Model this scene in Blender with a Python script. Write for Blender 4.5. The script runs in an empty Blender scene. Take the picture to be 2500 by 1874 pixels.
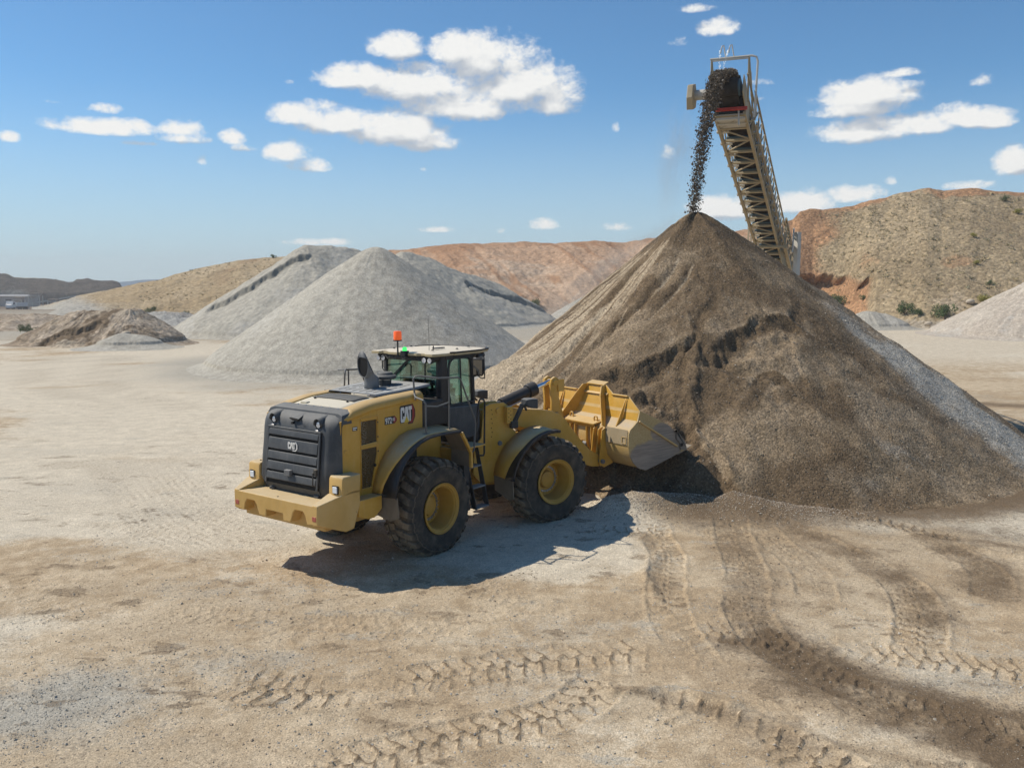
import bpy, math, random
import numpy as np
from mathutils import Vector, Matrix, Euler
R = math.radians
random.seed(7)
rng = np.random.default_rng(11)
sc = bpy.context.scene

# ------------------------------------------------------------------ camera
FPX, PITCH, CAMH = 2153.0, R(6.493), 4.792
cam_d = bpy.data.cameras.new('camera')
cam = bpy.data.objects.new('camera', cam_d)
sc.collection.objects.link(cam)
cam.location = (0, 0, CAMH)
cam.rotation_euler = (R(90) - PITCH, 0, 0)
cam_d.sensor_width = 36.0
cam_d.lens = 36.0 * FPX / 2500.0
cam_d.clip_start = 0.1
cam_d.clip_end = 20000
sc.camera = cam

# ------------------------------------------------------------------ sun and exposure
SUN_AZ, SUN_EL = R(165), R(50)          # azimuth counter-clockwise from +x
sd = bpy.data.lights.new('sun', 'SUN')
sun = bpy.data.objects.new('sun', sd)
sc.collection.objects.link(sun)
sdir = Vector((math.cos(SUN_AZ) * math.cos(SUN_EL), math.sin(SUN_AZ) * math.cos(SUN_EL), math.sin(SUN_EL)))
sun.rotation_euler = sdir.to_track_quat('Z', 'Y').to_euler()
sd.energy = 4.6
sd.angle = R(0.53)
sd.color = (1.0, 0.92, 0.80)
sc.view_settings.view_transform = 'Standard'
sc.view_settings.look = 'None'
sc.view_settings.exposure = 0.02
sc.view_settings.gamma = 1.0
sc.view_settings.use_curve_mapping = False
sc.cycles.max_bounces = 6
sc.cycles.transparent_max_bounces = 12
sc.cycles.volume_bounces = 0

# ------------------------------------------------------------------ node helper
class NT:
    def __init__(s, tree): s.t = tree; s.n = tree.nodes; s.l = tree.links
    def new(s, typ, inp=None, **kw):
        n = s.n.new(typ)
        for k, v in kw.items(): setattr(n, k, v)
        if inp:
            for k, v in inp.items(): s.set(n.inputs[k], v)
        return n
    def set(s, sock, v):
        if isinstance(v, bpy.types.NodeSocket): s.l.new(v, sock)
        elif isinstance(v, bpy.types.Node): s.l.new(v.outputs[0], sock)
        else: sock.default_value = v
    def m(s, op, a, b=None, c=None, clamp=False):
        n = s.n.new('ShaderNodeMath'); n.operation = op; n.use_clamp = clamp
        s.set(n.inputs[0], a)
        if b is not None: s.set(n.inputs[1], b)
        if c is not None: s.set(n.inputs[2], c)
        return n.outputs[0]
    def mix(s, f, a, b, blend='MIX'):
        n = s.n.new('ShaderNodeMix'); n.data_type = 'RGBA'; n.blend_type = blend
        s.set(n.inputs[0], f)
        for i, v in ((6, a), (7, b)):
            if isinstance(v, (tuple, list)) and len(v) == 3: v = (*v, 1)
            s.set(n.inputs[i], v)
        return n.outputs[2]
    def ramp(s, v, lo, hi, a=0.0, b=1.0, smooth=True):
        n = s.n.new('ShaderNodeMapRange'); n.interpolation_type = 'SMOOTHSTEP' if smooth else 'LINEAR'
        s.set(n.inputs[0], v); s.set(n.inputs[1], lo); s.set(n.inputs[2], hi); s.set(n.inputs[3], a); s.set(n.inputs[4], b)
        return n.outputs[0]
    def noise(s, vec, scale, detail=4.0, rough=0.55, dist=0.0):
        n = s.new('ShaderNodeTexNoise', {'Scale': scale, 'Detail': detail, 'Roughness': rough, 'Distortion': dist})
        if vec is not None: s.set(n.inputs['Vector'], vec)
        return n.outputs['Fac']
    def vor(s, vec, scale, out='Distance', feature='F1'):
        n = s.new('ShaderNodeTexVoronoi', {'Scale': scale}, feature=feature)
        s.set(n.inputs['Vector'], vec)
        return n.outputs[out]

# ------------------------------------------------------------------ sky with clouds (directions in azimuth / elevation)
def px_dir(u, v):                       # photo direction (2212-wide reading) -> world vector, used to take bearings once
    u, v = u * 2500 / 2212, v * 2500 / 2212
    a = (u - 1250) / FPX; b = -(v - 937) / FPX
    c, s_ = math.cos(PITCH), math.sin(PITCH)
    return np.array([a, c + b * s_, -s_ + b * c])
def bearing(u, v):
    d = px_dir(u, v)
    return math.atan2(d[0], d[1]), math.atan2(d[2], math.hypot(d[0], d[1]))

W = bpy.data.worlds.new('World'); sc.world = W; W.use_nodes = True
wt = NT(W.node_tree); wt.n.clear()
CLOUDS = [  # u, v, ru, rv, strength (bearing taken from the photo)
 (860,108,62,30,1),(905,150,50,22,.9),(1000,110,75,34,1),(1060,135,105,52,1),(1130,190,115,50,1),(900,190,130,40,1),(770,172,85,28,1),(995,232,120,36,1),(1190,230,62,26,.8),(1215,205,45,34,.8),
 (650,252,72,26,1),(735,268,100,30,1),(850,285,110,40,1),(925,312,68,22,1),(690,235,60,20,.9),
 (625,335,50,26,1),(672,360,52,18,1),
 (222,236,46,14,.9),(215,277,112,20,1),(290,272,40,16,1),(390,282,58,22,1),(400,302,62,14,1),(500,300,34,20,1),(515,320,30,10,.9),(437,348,13,11,1),(22,298,28,15,1),(115,221,22,5,.8),(305,310,60,6,.7),
 (1505,20,44,12,.9),(1552,62,48,24,1),(1465,95,24,11,.9),
 (1870,212,110,38,1),(1850,240,100,20,1),(1945,160,52,12,.9),(1880,285,130,30,1),(1990,275,80,24,1),(2090,258,92,24,1),(2060,235,50,16,.8),(2150,265,45,18,.9),(2120,177,26,14,.9),(1640,180,32,9,.9),(1642,213,15,6,.8),(2192,355,52,30,1),(1440,332,26,22,.6),(1330,278,12,16,.6),
 (1560,455,75,28,1),(1730,442,70,26,1),(1845,424,72,20,1),(2090,402,60,12,.9),(950,497,46,9,.9),(1175,486,38,15,1),(1330,492,30,10,.8),(1080,498,13,8,.8),(690,524,85,10,.8),(1925,392,12,10,.8),(625,178,12,6,.7),(915,366,10,5,.6),
 (-260,260,160,40,1),(-420,150,120,50,1),(2500,300,140,50,1),(2750,200,160,60,1),(2400,120,80,26,.9)]
tc = wt.new('ShaderNodeTexCoord')
sep = wt.new('ShaderNodeSeparateXYZ', {0: tc.outputs['Generated']})
X, Y, Z = sep.outputs
AZ = wt.m('ARCTAN2', X, Y); EL = wt.m('ARCSINE', Z)
def clouds(az, el, detail):
    comb = wt.new('ShaderNodeCombineXYZ', {0: az, 1: wt.m('MULTIPLY', el, 1.35), 2: 0.0})
    n1 = wt.noise(comb.outputs[0], 17.0, 3.0, 0.5, 0.3)
    n2 = wt.noise(comb.outputs[0], 55.0, detail, 0.62, 0.25)
    n3 = wt.noise(comb.outputs[0], 150.0, 3.0, 0.6, 0.2) if detail > 3 else None
    nn = wt.m('ADD', wt.m('MULTIPLY', wt.m('SUBTRACT', n1, .5), 1.5), wt.m('MULTIPLY', wt.m('SUBTRACT', n2, .5), 1.7))
    if n3 is not None: nn = wt.m('ADD', nn, wt.m('MULTIPLY', wt.m('SUBTRACT', n3, .5), .7))
    acc = None
    for (u, v, ru, rv, s) in CLOUDS:
        if ru * rv < 400: s *= .62; ru *= 1.35; rv *= 1.3
        elif ru * rv > 1500: s *= 1.35; ru *= 1.08; rv *= 1.12
        a0, e0 = bearing(u, v); a1, _ = bearing(u + ru, v); _, e1 = bearing(u, v - rv)
        ka, ke = 1 / (a1 - a0), 1 / (e1 - e0)
        dx = wt.m('MULTIPLY', wt.m('SUBTRACT', az, a0), ka)
        dy = wt.m('MULTIPLY', wt.m('SUBTRACT', el, e0), ke)
        dy = wt.m('MAXIMUM', wt.m('MULTIPLY', dy, .85), wt.m('MULTIPLY', dy, -1.35))
        d2 = wt.m('MULTIPLY_ADD', dx, dx, wt.m('MULTIPLY', dy, dy))
        g = wt.m('MULTIPLY_ADD', d2, -.80 * max(1, s), s * 1.0)       # s*(1-.75 d^2)
        acc = g if acc is None else wt.m('SMOOTH_MAX', acc, g, 0.45)
    return wt.m('ADD', wt.m('MAXIMUM', acc, -2.0), nn), wt.m('ADD', wt.m('MINIMUM', acc, 3.0), wt.m('MULTIPLY', wt.m('ADD', n1, wt.m('MULTIPLY', n2, .45)), 1.6))
D0, S0 = clouds(AZ, EL, 5.0)
D1, S1 = clouds(wt.m('SUBTRACT', AZ, 0.010), wt.m('ADD', EL, 0.017), 2.0)      # thickness towards the sun: self shading of the cloud
alpha = wt.ramp(D0, 0.0, 1.05)
shade = wt.ramp(wt.m('SUBTRACT', S0, S1), -.52, .42)
ccol = wt.mix(shade, (0.50, 0.55, 0.62), (.97, .97, .95))
sky = wt.new('ShaderNodeTexSky', sky_type='NISHITA')
sky.sun_disc = False
sky.sun_elevation = SUN_EL
sky.sun_rotation = math.pi / 2 - SUN_AZ
sky.altitude = 1500
sky.air_density = 1.0; sky.dust_density = 0.3; sky.ozone_density = 2.0
hz = wt.ramp(EL, -.02, .22, 1.0, 0.0)
skyc = wt.mix(1.0, sky.outputs[0], (.86, 1.30, 1.50), 'MULTIPLY')
skyc = wt.mix(wt.m('MULTIPLY', hz, .85), skyc, (6.2, 7.7, 8.8))
bg1 = wt.new('ShaderNodeBackground', {0: skyc, 1: 0.082})
bg2 = wt.new('ShaderNodeBackground', {0: ccol, 1: 0.95})
mx = wt.new('ShaderNodeMixShader', {0: alpha, 1: bg1.outputs[0], 2: bg2.outputs[0]})
wo = wt.new('ShaderNodeOutputWorld', {0: mx.outputs[0]})
W.cycles.sampling_method = 'MANUAL'; W.cycles.sample_map_resolution = 512

# ------------------------------------------------------------------ object helpers
def tag(o, label=None, cat=None, group=None, kind=None):
    if label: o['label'] = label
    if cat: o['category'] = cat
    if group: o['group'] = group
    if kind: o['kind'] = kind
    return o
def empty(name, loc=(0, 0, 0), rz=0.0):
    o = bpy.data.objects.new(name, None); sc.collection.objects.link(o)
    o.location = loc; o.rotation_euler = (0, 0, rz); o.empty_display_size = .3
    return o
def np_mesh(name, V, F, mat, smooth=False, attrs=None, parent=None):
    V = np.asarray(V, np.float32); F = np.asarray(F, np.int32)
    me = bpy.data.meshes.new(name)
    nf, k = F.shape
    me.vertices.add(len(V)); me.vertices.foreach_set('co', V.ravel())
    me.loops.add(nf * k); me.loops.foreach_set('vertex_index', F.ravel())
    me.polygons.add(nf)
    me.polygons.foreach_set('loop_start', np.arange(0, nf * k, k, dtype=np.int32))
    me.polygons.foreach_set('use_smooth', np.full(nf, smooth))
    me.update(calc_edges=True)
    if attrs:
        for a, val in attrs.items():
            c = me.color_attributes.new(a, 'FLOAT_COLOR', 'POINT')
            c.data.foreach_set('color', np.asarray(val, np.float32).ravel())
    me.materials.append(mat)
    o = bpy.data.objects.new(name, me); sc.collection.objects.link(o)
    if parent: o.parent = parent
    return o
def grid_faces(ni, nj, wrap=False):
    i = np.arange(ni - 1); j = np.arange(nj if wrap else nj - 1)
    I, J = np.meshgrid(i, j, indexing='ij'); J2 = (J + 1) % nj
    return np.stack([I * nj + J, I * nj + J2, (I + 1) * nj + J2, (I + 1) * nj + J], -1).reshape(-1, 4)

class MB:
    """collects shapes into ONE mesh"""
    def __init__(s): s.v = []; s.f = []
    def add(s, vs, fs):
        b = len(s.v); s.v += [tuple(float(c) for c in p) for p in vs]; s.f += [tuple(b + i for i in f) for f in fs]; return s
    def box(s, x0, x1, y0, y1, z0, z1):
        x0, x1 = sorted((x0, x1)); y0, y1 = sorted((y0, y1)); z0, z1 = sorted((z0, z1))
        return s.add([(x0,y0,z0),(x1,y0,z0),(x1,y1,z0),(x0,y1,z0),(x0,y0,z1),(x1,y0,z1),(x1,y1,z1),(x0,y1,z1)],
                     [(3,2,1,0),(4,5,6,7),(0,1,5,4),(1,2,6,5),(2,3,7,6),(3,0,4,7)])
    def extrude(s, pts, vec):
        n = len(pts); vec = Vector(vec)
        nrm = Vector((0, 0, 0)); P = [Vector(p) for p in pts]
        for i in range(n): nrm += P[i].cross(P[(i + 1) % n])
        if nrm.dot(vec) > 0: P = P[::-1]
        Q = [p + vec for p in P]
        return s.add(P + Q, [tuple(range(n)), tuple(range(2 * n - 1, n - 1, -1))] + [(i, n + i, n + (i + 1) % n, (i + 1) % n) for i in range(n)])
    def prism(s, axis, poly, c0, c1):
        if axis == 'y': return s.extrude([(a, c0, b) for a, b in poly], (0, c1 - c0, 0))
        if axis == 'x': return s.extrude([(c0, a, b) for a, b in poly], (c1 - c0, 0, 0))
        return s.extrude([(a, b, c0) for a, b in poly], (0, 0, c1 - c0))
    def loft(s, rings, closed=True, caps=True):
        n = len(rings[0]); b = len(s.v)
        fs = []
        for i in range(len(rings) - 1):
            for j in range(n if closed else n - 1):
                j2 = (j + 1) % n
                fs.append((i*n+j, i*n+j2, (i+1)*n+j2, (i+1)*n+j))
        if caps and closed:
            fs.append(tuple(range(n - 1, -1, -1))); fs.append(tuple((len(rings)-1)*n + j for j in range(n)))
        return s.add([p for r in rings for p in r], fs)
    def tube(s, path, r, n=8, caps=True):
        P = [Vector(p) for p in path]; rs = r if isinstance(r, (list, tuple)) else [r] * len(P)
        rings = []; up = None
        for i, p in enumerate(P):
            d = (P[min(i + 1, len(P) - 1)] - P[max(i - 1, 0)]).normalized()
            if up is None:
                up = d.orthogonal().normalized()
            else:
                up = (up - d * up.dot(d)).normalized()
            w = d.cross(up)
            k = 1.0
            if 0 < i < len(P) - 1:
                a = (P[i] - P[i-1]).normalized(); b_ = (P[i+1] - P[i]).normalized()
                k = min(1.6, 1 / max(.4, math.cos(a.angle(b_) / 2)))
            rings.append([p + (up * math.cos(t) + w * math.sin(t)) * rs[i] * (k if n <= 6 else 1.0) for t in [2 * math.pi * q / n for q in range(n)]])
        return s.loft(rings, True, caps)
    def lathe(s, prof, c, axis='y', n=48, caps=False):
        rings = []
        for a, r in prof:
            ring = []
            for q in range(n):
                t = 2 * math.pi * q / n
                if axis == 'y': ring.append((c[0] + r * math.cos(t), c[1] + a, c[2] + r * math.sin(t)))
                elif axis == 'z': ring.append((c[0] + r * math.cos(t), c[1] + r * math.sin(t), c[2] + a))
                else: ring.append((c[0] + a, c[1] + r * math.cos(t), c[2] + r * math.sin(t)))
            rings.append(ring)
        return s.loft(rings, True, caps)
    def build(s, name, mat, parent=None, bevel=0.0, smooth=35, solid=0.0, seg=2, sub=0):
        me = bpy.data.meshes.new(name)
        me.from_pydata(s.v, [], s.f)
        import bmesh
        bm = bmesh.new(); bm.from_mesh(me); bmesh.ops.recalc_face_normals(bm, faces=bm.faces); bm.to_mesh(me); bm.free()
        me.materials.append(mat)
        if smooth:
            me.shade_smooth()
            if smooth < 179: me.set_sharp_from_angle(angle=R(smooth))
        o = bpy.data.objects.new(name, me); sc.collection.objects.link(o)
        if parent: o.parent = parent
        if solid:
            m = o.modifiers.new('thickness', 'SOLIDIFY'); m.thickness = solid; m.offset = 0
        if bevel:
            m = o.modifiers.new('bevel', 'BEVEL'); m.width = bevel; m.segments = seg; m.limit_method = 'ANGLE'; m.angle_limit = R(38)
        if sub:
            m = o.modifiers.new('sub', 'SUBSURF'); m.levels = sub; m.render_levels = sub
        return o
def bar(mb, a, b, w, h=None, up=(0, 0, 1)):
    a, b = Vector(a), Vector(b); d = (b - a).normalized(); h = h or w
    s_ = d.cross(Vector(up)); s_ = s_.normalized() if s_.length > 1e-4 else Vector((1, 0, 0)); u_ = s_.cross(d)
    rings = [[p + s_ * sx * w / 2 + u_ * sy * h / 2 for sx, sy in ((-1,-1),(1,-1),(1,1),(-1,1))] for p in (a, b)]
    mb.loft(rings)

# ------------------------------------------------------------------ numpy noise
def _h(ix, iy, seed):
    n = (ix.astype(np.int64) * 374761393 + iy.astype(np.int64) * 668265263 + seed * 974711) & 0xffffffff
    n = ((n ^ (n >> 13)) * 1274126177) & 0xffffffff
    n = n ^ (n >> 16)
    return (n & 0xffff) / 32767.5 - 1.0
def vnoise(x, y, seed=0):
    ix, iy = np.floor(x), np.floor(y); fx, fy = x - ix, y - iy
    ix = ix.astype(np.int64); iy = iy.astype(np.int64)
    u = fx * fx * fx * (fx * (fx * 6 - 15) + 10); v = fy * fy * fy * (fy * (fy * 6 - 15) + 10)
    a = _h(ix, iy, seed); b = _h(ix + 1, iy, seed); c = _h(ix, iy + 1, seed); d = _h(ix + 1, iy + 1, seed)
    return (a * (1 - u) + b * u) * (1 - v) + (c * (1 - u) + d * u) * v
def fbm(x, y, octv=4, seed=0, rough=.5):
    s = 0; a = 1; t = 0
    for o in range(octv):
        s = s + a * vnoise(x, y, seed + o * 17); t += a; a *= rough
        x, y = (x * .8 - y * .6) * 2.03 + 5.1, (x * .6 + y * .8) * 2.03 - 3.7
    return s / t
def ridged(x, y, octv=4, seed=0):
    s = 0; a = 1; t = 0
    for o in range(octv):
        s = s + a * (1 - 2 * np.abs(vnoise(x, y, seed + o * 17))); t += a; a *= .5
        x, y = (x * .8 - y * .6) * 2.03 + 5.1, (x * .6 + y * .8) * 2.03 - 3.7
    return s / t
def sstep(x, a, b):
    t = np.clip((x - a) / (b - a), 0, 1); return t * t * (3 - 2 * t)
def polydist(x, y, pts):
    """distance, arc length, signed side to a polyline"""
    best = np.full(x.shape, 1e9); S = np.zeros(x.shape); side = np.zeros(x.shape); acc = 0
    for (ax, ay), (bx, by) in zip(pts[:-1], pts[1:]):
        dx, dy = bx - ax, by - ay; L = math.hypot(dx, dy)
        t = np.clip(((x - ax) * dx + (y - ay) * dy) / L**2, 0, 1)
        d = np.hypot(x - ax - t * dx, y - ay - t * dy)
        cr = ((x - ax) * dy - (y - ay) * dx) / L
        m = d < best
        best = np.where(m, d, best); S = np.where(m, acc + t * L, S); side = np.where(m, np.where(np.abs(cr) > 0, np.sign(cr), 1), side)
        acc += L
    return best, S, side, acc
def curve(pts, n=6):
    """Catmull-Rom through the points"""
    P = [np.array(p, float) for p in pts]; P = [2*P[0]-P[1]] + P + [2*P[-1]-P[-2]]; out = []
    for i in range(1, len(P) - 2):
        for k in range(n):
            t = k / n
            out.append(tuple(.5 * ((2*P[i]) + (-P[i-1]+P[i+1])*t + (2*P[i-1]-5*P[i]+4*P[i+1]-P[i+2])*t*t + (-P[i-1]+3*P[i]-3*P[i+1]+P[i+2])*t**3)))
    out.append(tuple(P[-2])); return out

# ------------------------------------------------------------------ materials
def new_mat(name):
    m = bpy.data.materials.new(name); m.use_nodes = True
    t = NT(m.node_tree); t.n.clear()
    out = t.new('ShaderNodeOutputMaterial')
    p = t.new('ShaderNodeBsdfPrincipled'); t.l.new(p.outputs[0], out.inputs[0])
    return m, t, p, out
def earth(name, A, B, brown=None, gravel=None, pale=None, s_big=.35, speck=30.0, jitter=.35, bump=.5, speck2=9.0, streak=None, fine=.03, soft=0):
    m, t, p, out = new_mat(name)
    co = t.new('ShaderNodeTexCoord').outputs['Object']
    nb = t.noise(co, s_big, 5, .6); nm = t.noise(co, 2.3, 5, .62); nf = t.noise(co, 14.0, 5, .65)
    base = t.mix(t.ramp(t.m('ADD', t.m('MULTIPLY', nb, .6), t.m('MULTIPLY', nm, .4)), .42, .58), A, B)
    gn = t.ramp(nm, .3, .7)
    att = t.new('ShaderNodeAttribute', attribute_name='mask').outputs['Color']
    sp = t.new('ShaderNodeSeparateColor', {0: att})
    wob = t.m('ADD', t.m('MULTIPLY', t.m('SUBTRACT', nm, .5), .9), t.m('MULTIPLY', t.m('SUBTRACT', nf, .5), 1.1))
    facs = []
    for ch, col in ((2, pale), (1, gravel), (0, brown)):
        if col is None: continue
        a = sp.outputs[ch]
        f = t.ramp(t.m('ADD', a, t.m('MULTIPLY', wob, t.m('MULTIPLY', t.m('SUBTRACT', 1.15, a), 1.3 if soft else .9))), .12 if soft else .25, .95 if soft else .75)
        f = t.m('MULTIPLY', f, t.ramp(a, .0, .12))
        base = t.mix(f, base, col); facs.append(f)
    # individual stones: each cell of a Voronoi pattern has its own value
    vc = t.new('ShaderNodeTexVoronoi', {'Scale': speck}); t.set(vc.inputs['Vector'], co)
    rnd = t.new('ShaderNodeSeparateColor', {0: vc.outputs['Color']})
    j = t.m('ADD', t.ramp(rnd.outputs[0], 0, 1, 1 - jitter, 1 + jitter, False), t.m('MULTIPLY', t.m('SUBTRACT', nf, .5), jitter * 1.2))
    pebble = t.m('GREATER_THAN', rnd.outputs[1], .93)
    j = t.m('ADD', j, t.m('MULTIPLY', pebble, jitter * 1.3))
    n3 = t.ramp(nm, .25, .75, .88, 1.12)
    j = t.m('MULTIPLY', j, n3)
    cmb = t.new('ShaderNodeCombineColor', {0: j, 1: j, 2: j})
    colr = t.mix(1.0, base, cmb.outputs[0], 'MULTIPLY')
    t.set(p.inputs['Base Color'], colr)
    p.inputs['Roughness'].default_value = .95; p.inputs['Specular IOR Level'].default_value = .15
    hgt = t.m('ADD', t.m('MULTIPLY', vc.outputs['Distance'], -1.0), t.m('ADD', t.m('MULTIPLY', nf, 1.6), t.m('MULTIPLY', t.noise(co, 60, 3, .6), .5)))
    b = t.new('ShaderNodeBump', {'Strength': bump, 'Distance': fine, 'Height': hgt})
    t.set(p.inputs['Normal'], b.outputs[0])
    return m
def paint(name, col, rough=.45, dust=.5, dustcol=(.52, .44, .30), metallic=0.0, spec=.4, scale=2.5, upw=1.05):
    """painted or moulded surface with settled dust, scuffs and streaks"""
    m, t, p, out = new_mat(name)
    co = t.new('ShaderNodeTexCoord').outputs['Object']
    geo = t.new('ShaderNodeNewGeometry')
    up = t.new('ShaderNodeSeparateXYZ', {0: geo.outputs['Normal']}).outputs[2]
    n1 = t.noise(co, scale, 6, .65, .3); n2 = t.noise(co, 22.0, 4, .6)
    mp = t.new('ShaderNodeMapping', {0: co}); mp.inputs['Scale'].default_value = (14, 14, 1.2)
    ns = t.noise(mp.outputs[0], 1.5, 4, .6)
    d = t.m('ADD', t.m('MULTIPLY', t.ramp(up, .25, .95), upw), t.m('ADD', t.m('MULTIPLY', t.ramp(n1, .4, .75), .34), t.m('MULTIPLY', t.ramp(ns, .5, .8), .25)))
    d = t.m('MULTIPLY', t.m('MULTIPLY', d, t.ramp(n2, .2, .7, .75, 1.1)), dust, clamp=True)
    c = t.mix(t.ramp(n1, .3, .7), tuple(x * .88 for x in col), tuple(min(1, x * 1.06) for x in col))
    ng = t.noise(co, 6.5, 6, .7, .8)
    c = t.mix(t.ramp(ng, .60, .74, 0.0, .55), c, tuple(x * .35 + .02 for x in col))
    t.set(p.inputs['Base Color'], t.mix(d, c, dustcol))
    t.set(p.inputs['Roughness'], t.m('ADD', t.m('MULTIPLY', d, .4), t.m('MULTIPLY_ADD', n2, .15, rough - .07), clamp=True))
    p.inputs['Metallic'].default_value = metallic; p.inputs['Specular IOR Level'].default_value = spec
    b = t.new('ShaderNodeBump', {'Strength': .12, 'Distance': .01, 'Height': n2}); t.set(p.inputs['Normal'], b.outputs[0])
    return m
def flat(name, col, rough=.5, metallic=0.0, emit=0.0, spec=.5):
    m, t, p, out = new_mat(name)
    co = t.new('ShaderNodeTexCoord').outputs['Object']
    n = t.noise(co, 12.0, 3, .6)
    t.set(p.inputs['Base Color'], t.mix(n, tuple(x * .88 for x in col), tuple(min(1, x * 1.1) for x in col)))
    p.inputs['Roughness'].default_value = rough; p.inputs['Metallic'].default_value = metallic; p.inputs['Specular IOR Level'].default_value = spec
    if emit:
        p.inputs['Emission Color'].default_value = (*col, 1); p.inputs['Emission Strength'].default_value = emit
    return m
def glass_mat(name, tint, refl=.5):
    m, t, p, out = new_mat(name); t.n.remove(p)
    tr = t.new('ShaderNodeBsdfTransparent', {0: (*tint, 1)})
    gl = t.new('ShaderNodeBsdfGlossy', {0: (1, 1, 1, 1), 'Roughness': .03})
    fr = t.new('ShaderNodeFresnel', {0: 1.5})
    mx = t.new('ShaderNodeMixShader', {0: t.m('MULTIPLY_ADD', fr.outputs[0], refl * 2, .03, clamp=True), 1: tr.outputs[0], 2: gl.outputs[0]})
    t.l.new(mx.outputs[0], out.inputs[0]); return m
def mesh_screen(name, col, scale=60.0):
    """perforated sheet: holes are really see-through"""
    m, t, p, out = new_mat(name)
    co = t.new('ShaderNodeTexCoord').outputs['Object']
    v = t.vor(co, scale)
    p.inputs['Base Color'].default_value = (*col, 1); p.inputs['Roughness'].default_value = .6
    tr = t.new('ShaderNodeBsdfTransparent')
    mx = t.new('ShaderNodeMixShader', {0: t.m('LESS_THAN', v, .46), 1: p.outputs[0], 2: tr.outputs[0]})
    t.l.new(mx.outputs[0], out.inputs[0]); return m

M = {}
TAN_A, TAN_B = (.385, .292, .186), (.47, .38, .262)
BROWN = (.138, .098, .060); GRAVEL = (.35, .325, .27); PALE = (.55, .485, .375)
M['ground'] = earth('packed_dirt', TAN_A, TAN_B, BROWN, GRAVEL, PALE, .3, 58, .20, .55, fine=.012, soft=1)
M['main_pile'] = earth('damp_gravel', (.215, .160, .100), (.27, .208, .138), (.130, .092, .055), (.365, .34, .29), (.365, .295, .205), .45, 26, .34, .7, fine=.018)
M['grey_pile'] = earth('crushed_grey_stone', (.355, .33, .275), (.395, .37, .31), (.29, .275, .235), (.42, .40, .35), (.43, .40, .33), .12, 15, .16, .5, fine=.018)
M['grey_fine'] = earth('fine_grey_sand', (.355, .33, .275), (.405, .38, .315), (.25, .235, .195), (.42, .40, .35), (.46, .42, .35), .10, 7, .07, .3, fine=.03)
M['dirt_mound'] = earth('loose_topsoil', (.30, .235, .165), (.40, .33, .25), (.17, .125, .08), (.33, .32, .29), (.42, .35, .26), .3, 5, .25, .8, fine=.05)
M['red_hill'] = earth('red_clay_bank', (.44, .285, .18), (.50, .35, .235), (.36, .205, .115), (.40, .34, .26), (.52, .41, .30), .06, 2.2, .12, .6, fine=.09)
M['tan_hill'] = earth('dry_grass_slope', (.35, .262, .152), (.42, .33, .21), (.30, .205, .12), (.38, .36, .31), (.46, .39, .28), .07, 2.2, .16, .6, fine=.10)
M['scrub_hill'] = earth('scrub_slope', (.33, .25, .15), (.42, .325, .20), (.43, .245, .13), (.37, .33, .27), (.46, .365, .25), .08, 3.4, .26, .75, fine=.13)
M['dark_hill'] = earth('dark_quarry_face', (.055, .046, .038), (.10, .082, .064), (.04, .034, .03), (.2, .19, .17), (.33, .29, .19), .02, .6, .3, .6, fine=.5)
M['far_ridge'] = earth('haze_blue_forest', (.07, .12, .17), (.08, .13, .19), None, None, None, .002, .05, .1, .1)  # blue of distance haze painted into the forest base colour
YEL = (.60, .335, .045)
M['yellow'] = paint('yellow_machine_paint', YEL, .36, .46, scale=1.8)
M['yellow_cw'] = paint('yellow_counterweight_paint', (.60, .375, .11), .45, .6, scale=1.8)
M['yellow_dusty'] = paint('yellow_paint_dusty', YEL, .5, .72)
M['bucket'] = paint('worn_bucket_paint', (.58, .39, .14), .5, .75, (.43, .37, .29))
M['bucket_steel'] = paint('scuffed_bucket_steel', (.22, .19, .155), .6, .5, (.30, .26, .20), .05, .2)
M['flap'] = paint('muddy_rubber_flap', (.20, .165, .12), .8, .6, (.30, .25, .18), spec=.15, upw=.3)
M['bucket_back'] = paint('dusty_bucket_back', (.42, .33, .20), .55, .8, (.40, .35, .27))
M['charcoal'] = paint('charcoal_moulding', (.055, .06, .065), .55, .42, (.30, .29, .26))
M['black'] = paint('black_paint', (.018, .018, .02), .45, .18, (.25, .22, .18))
M['blackdusty'] = paint('dusty_black_steel', (.03, .03, .03), .55, .6, (.22, .18, .13))
M['deck'] = paint('grey_deck_plate', (.10, .12, .14), .5, .75, (.38, .38, .36))
M['hoodtop'] = paint('dusty_hood_top', (.45, .40, .28), .55, .9, (.60, .55, .44))
M['rubber'] = paint('tyre_rubber', (.020, .021, .024), .8, .55, (.14, .115, .085), spec=.2)
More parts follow.
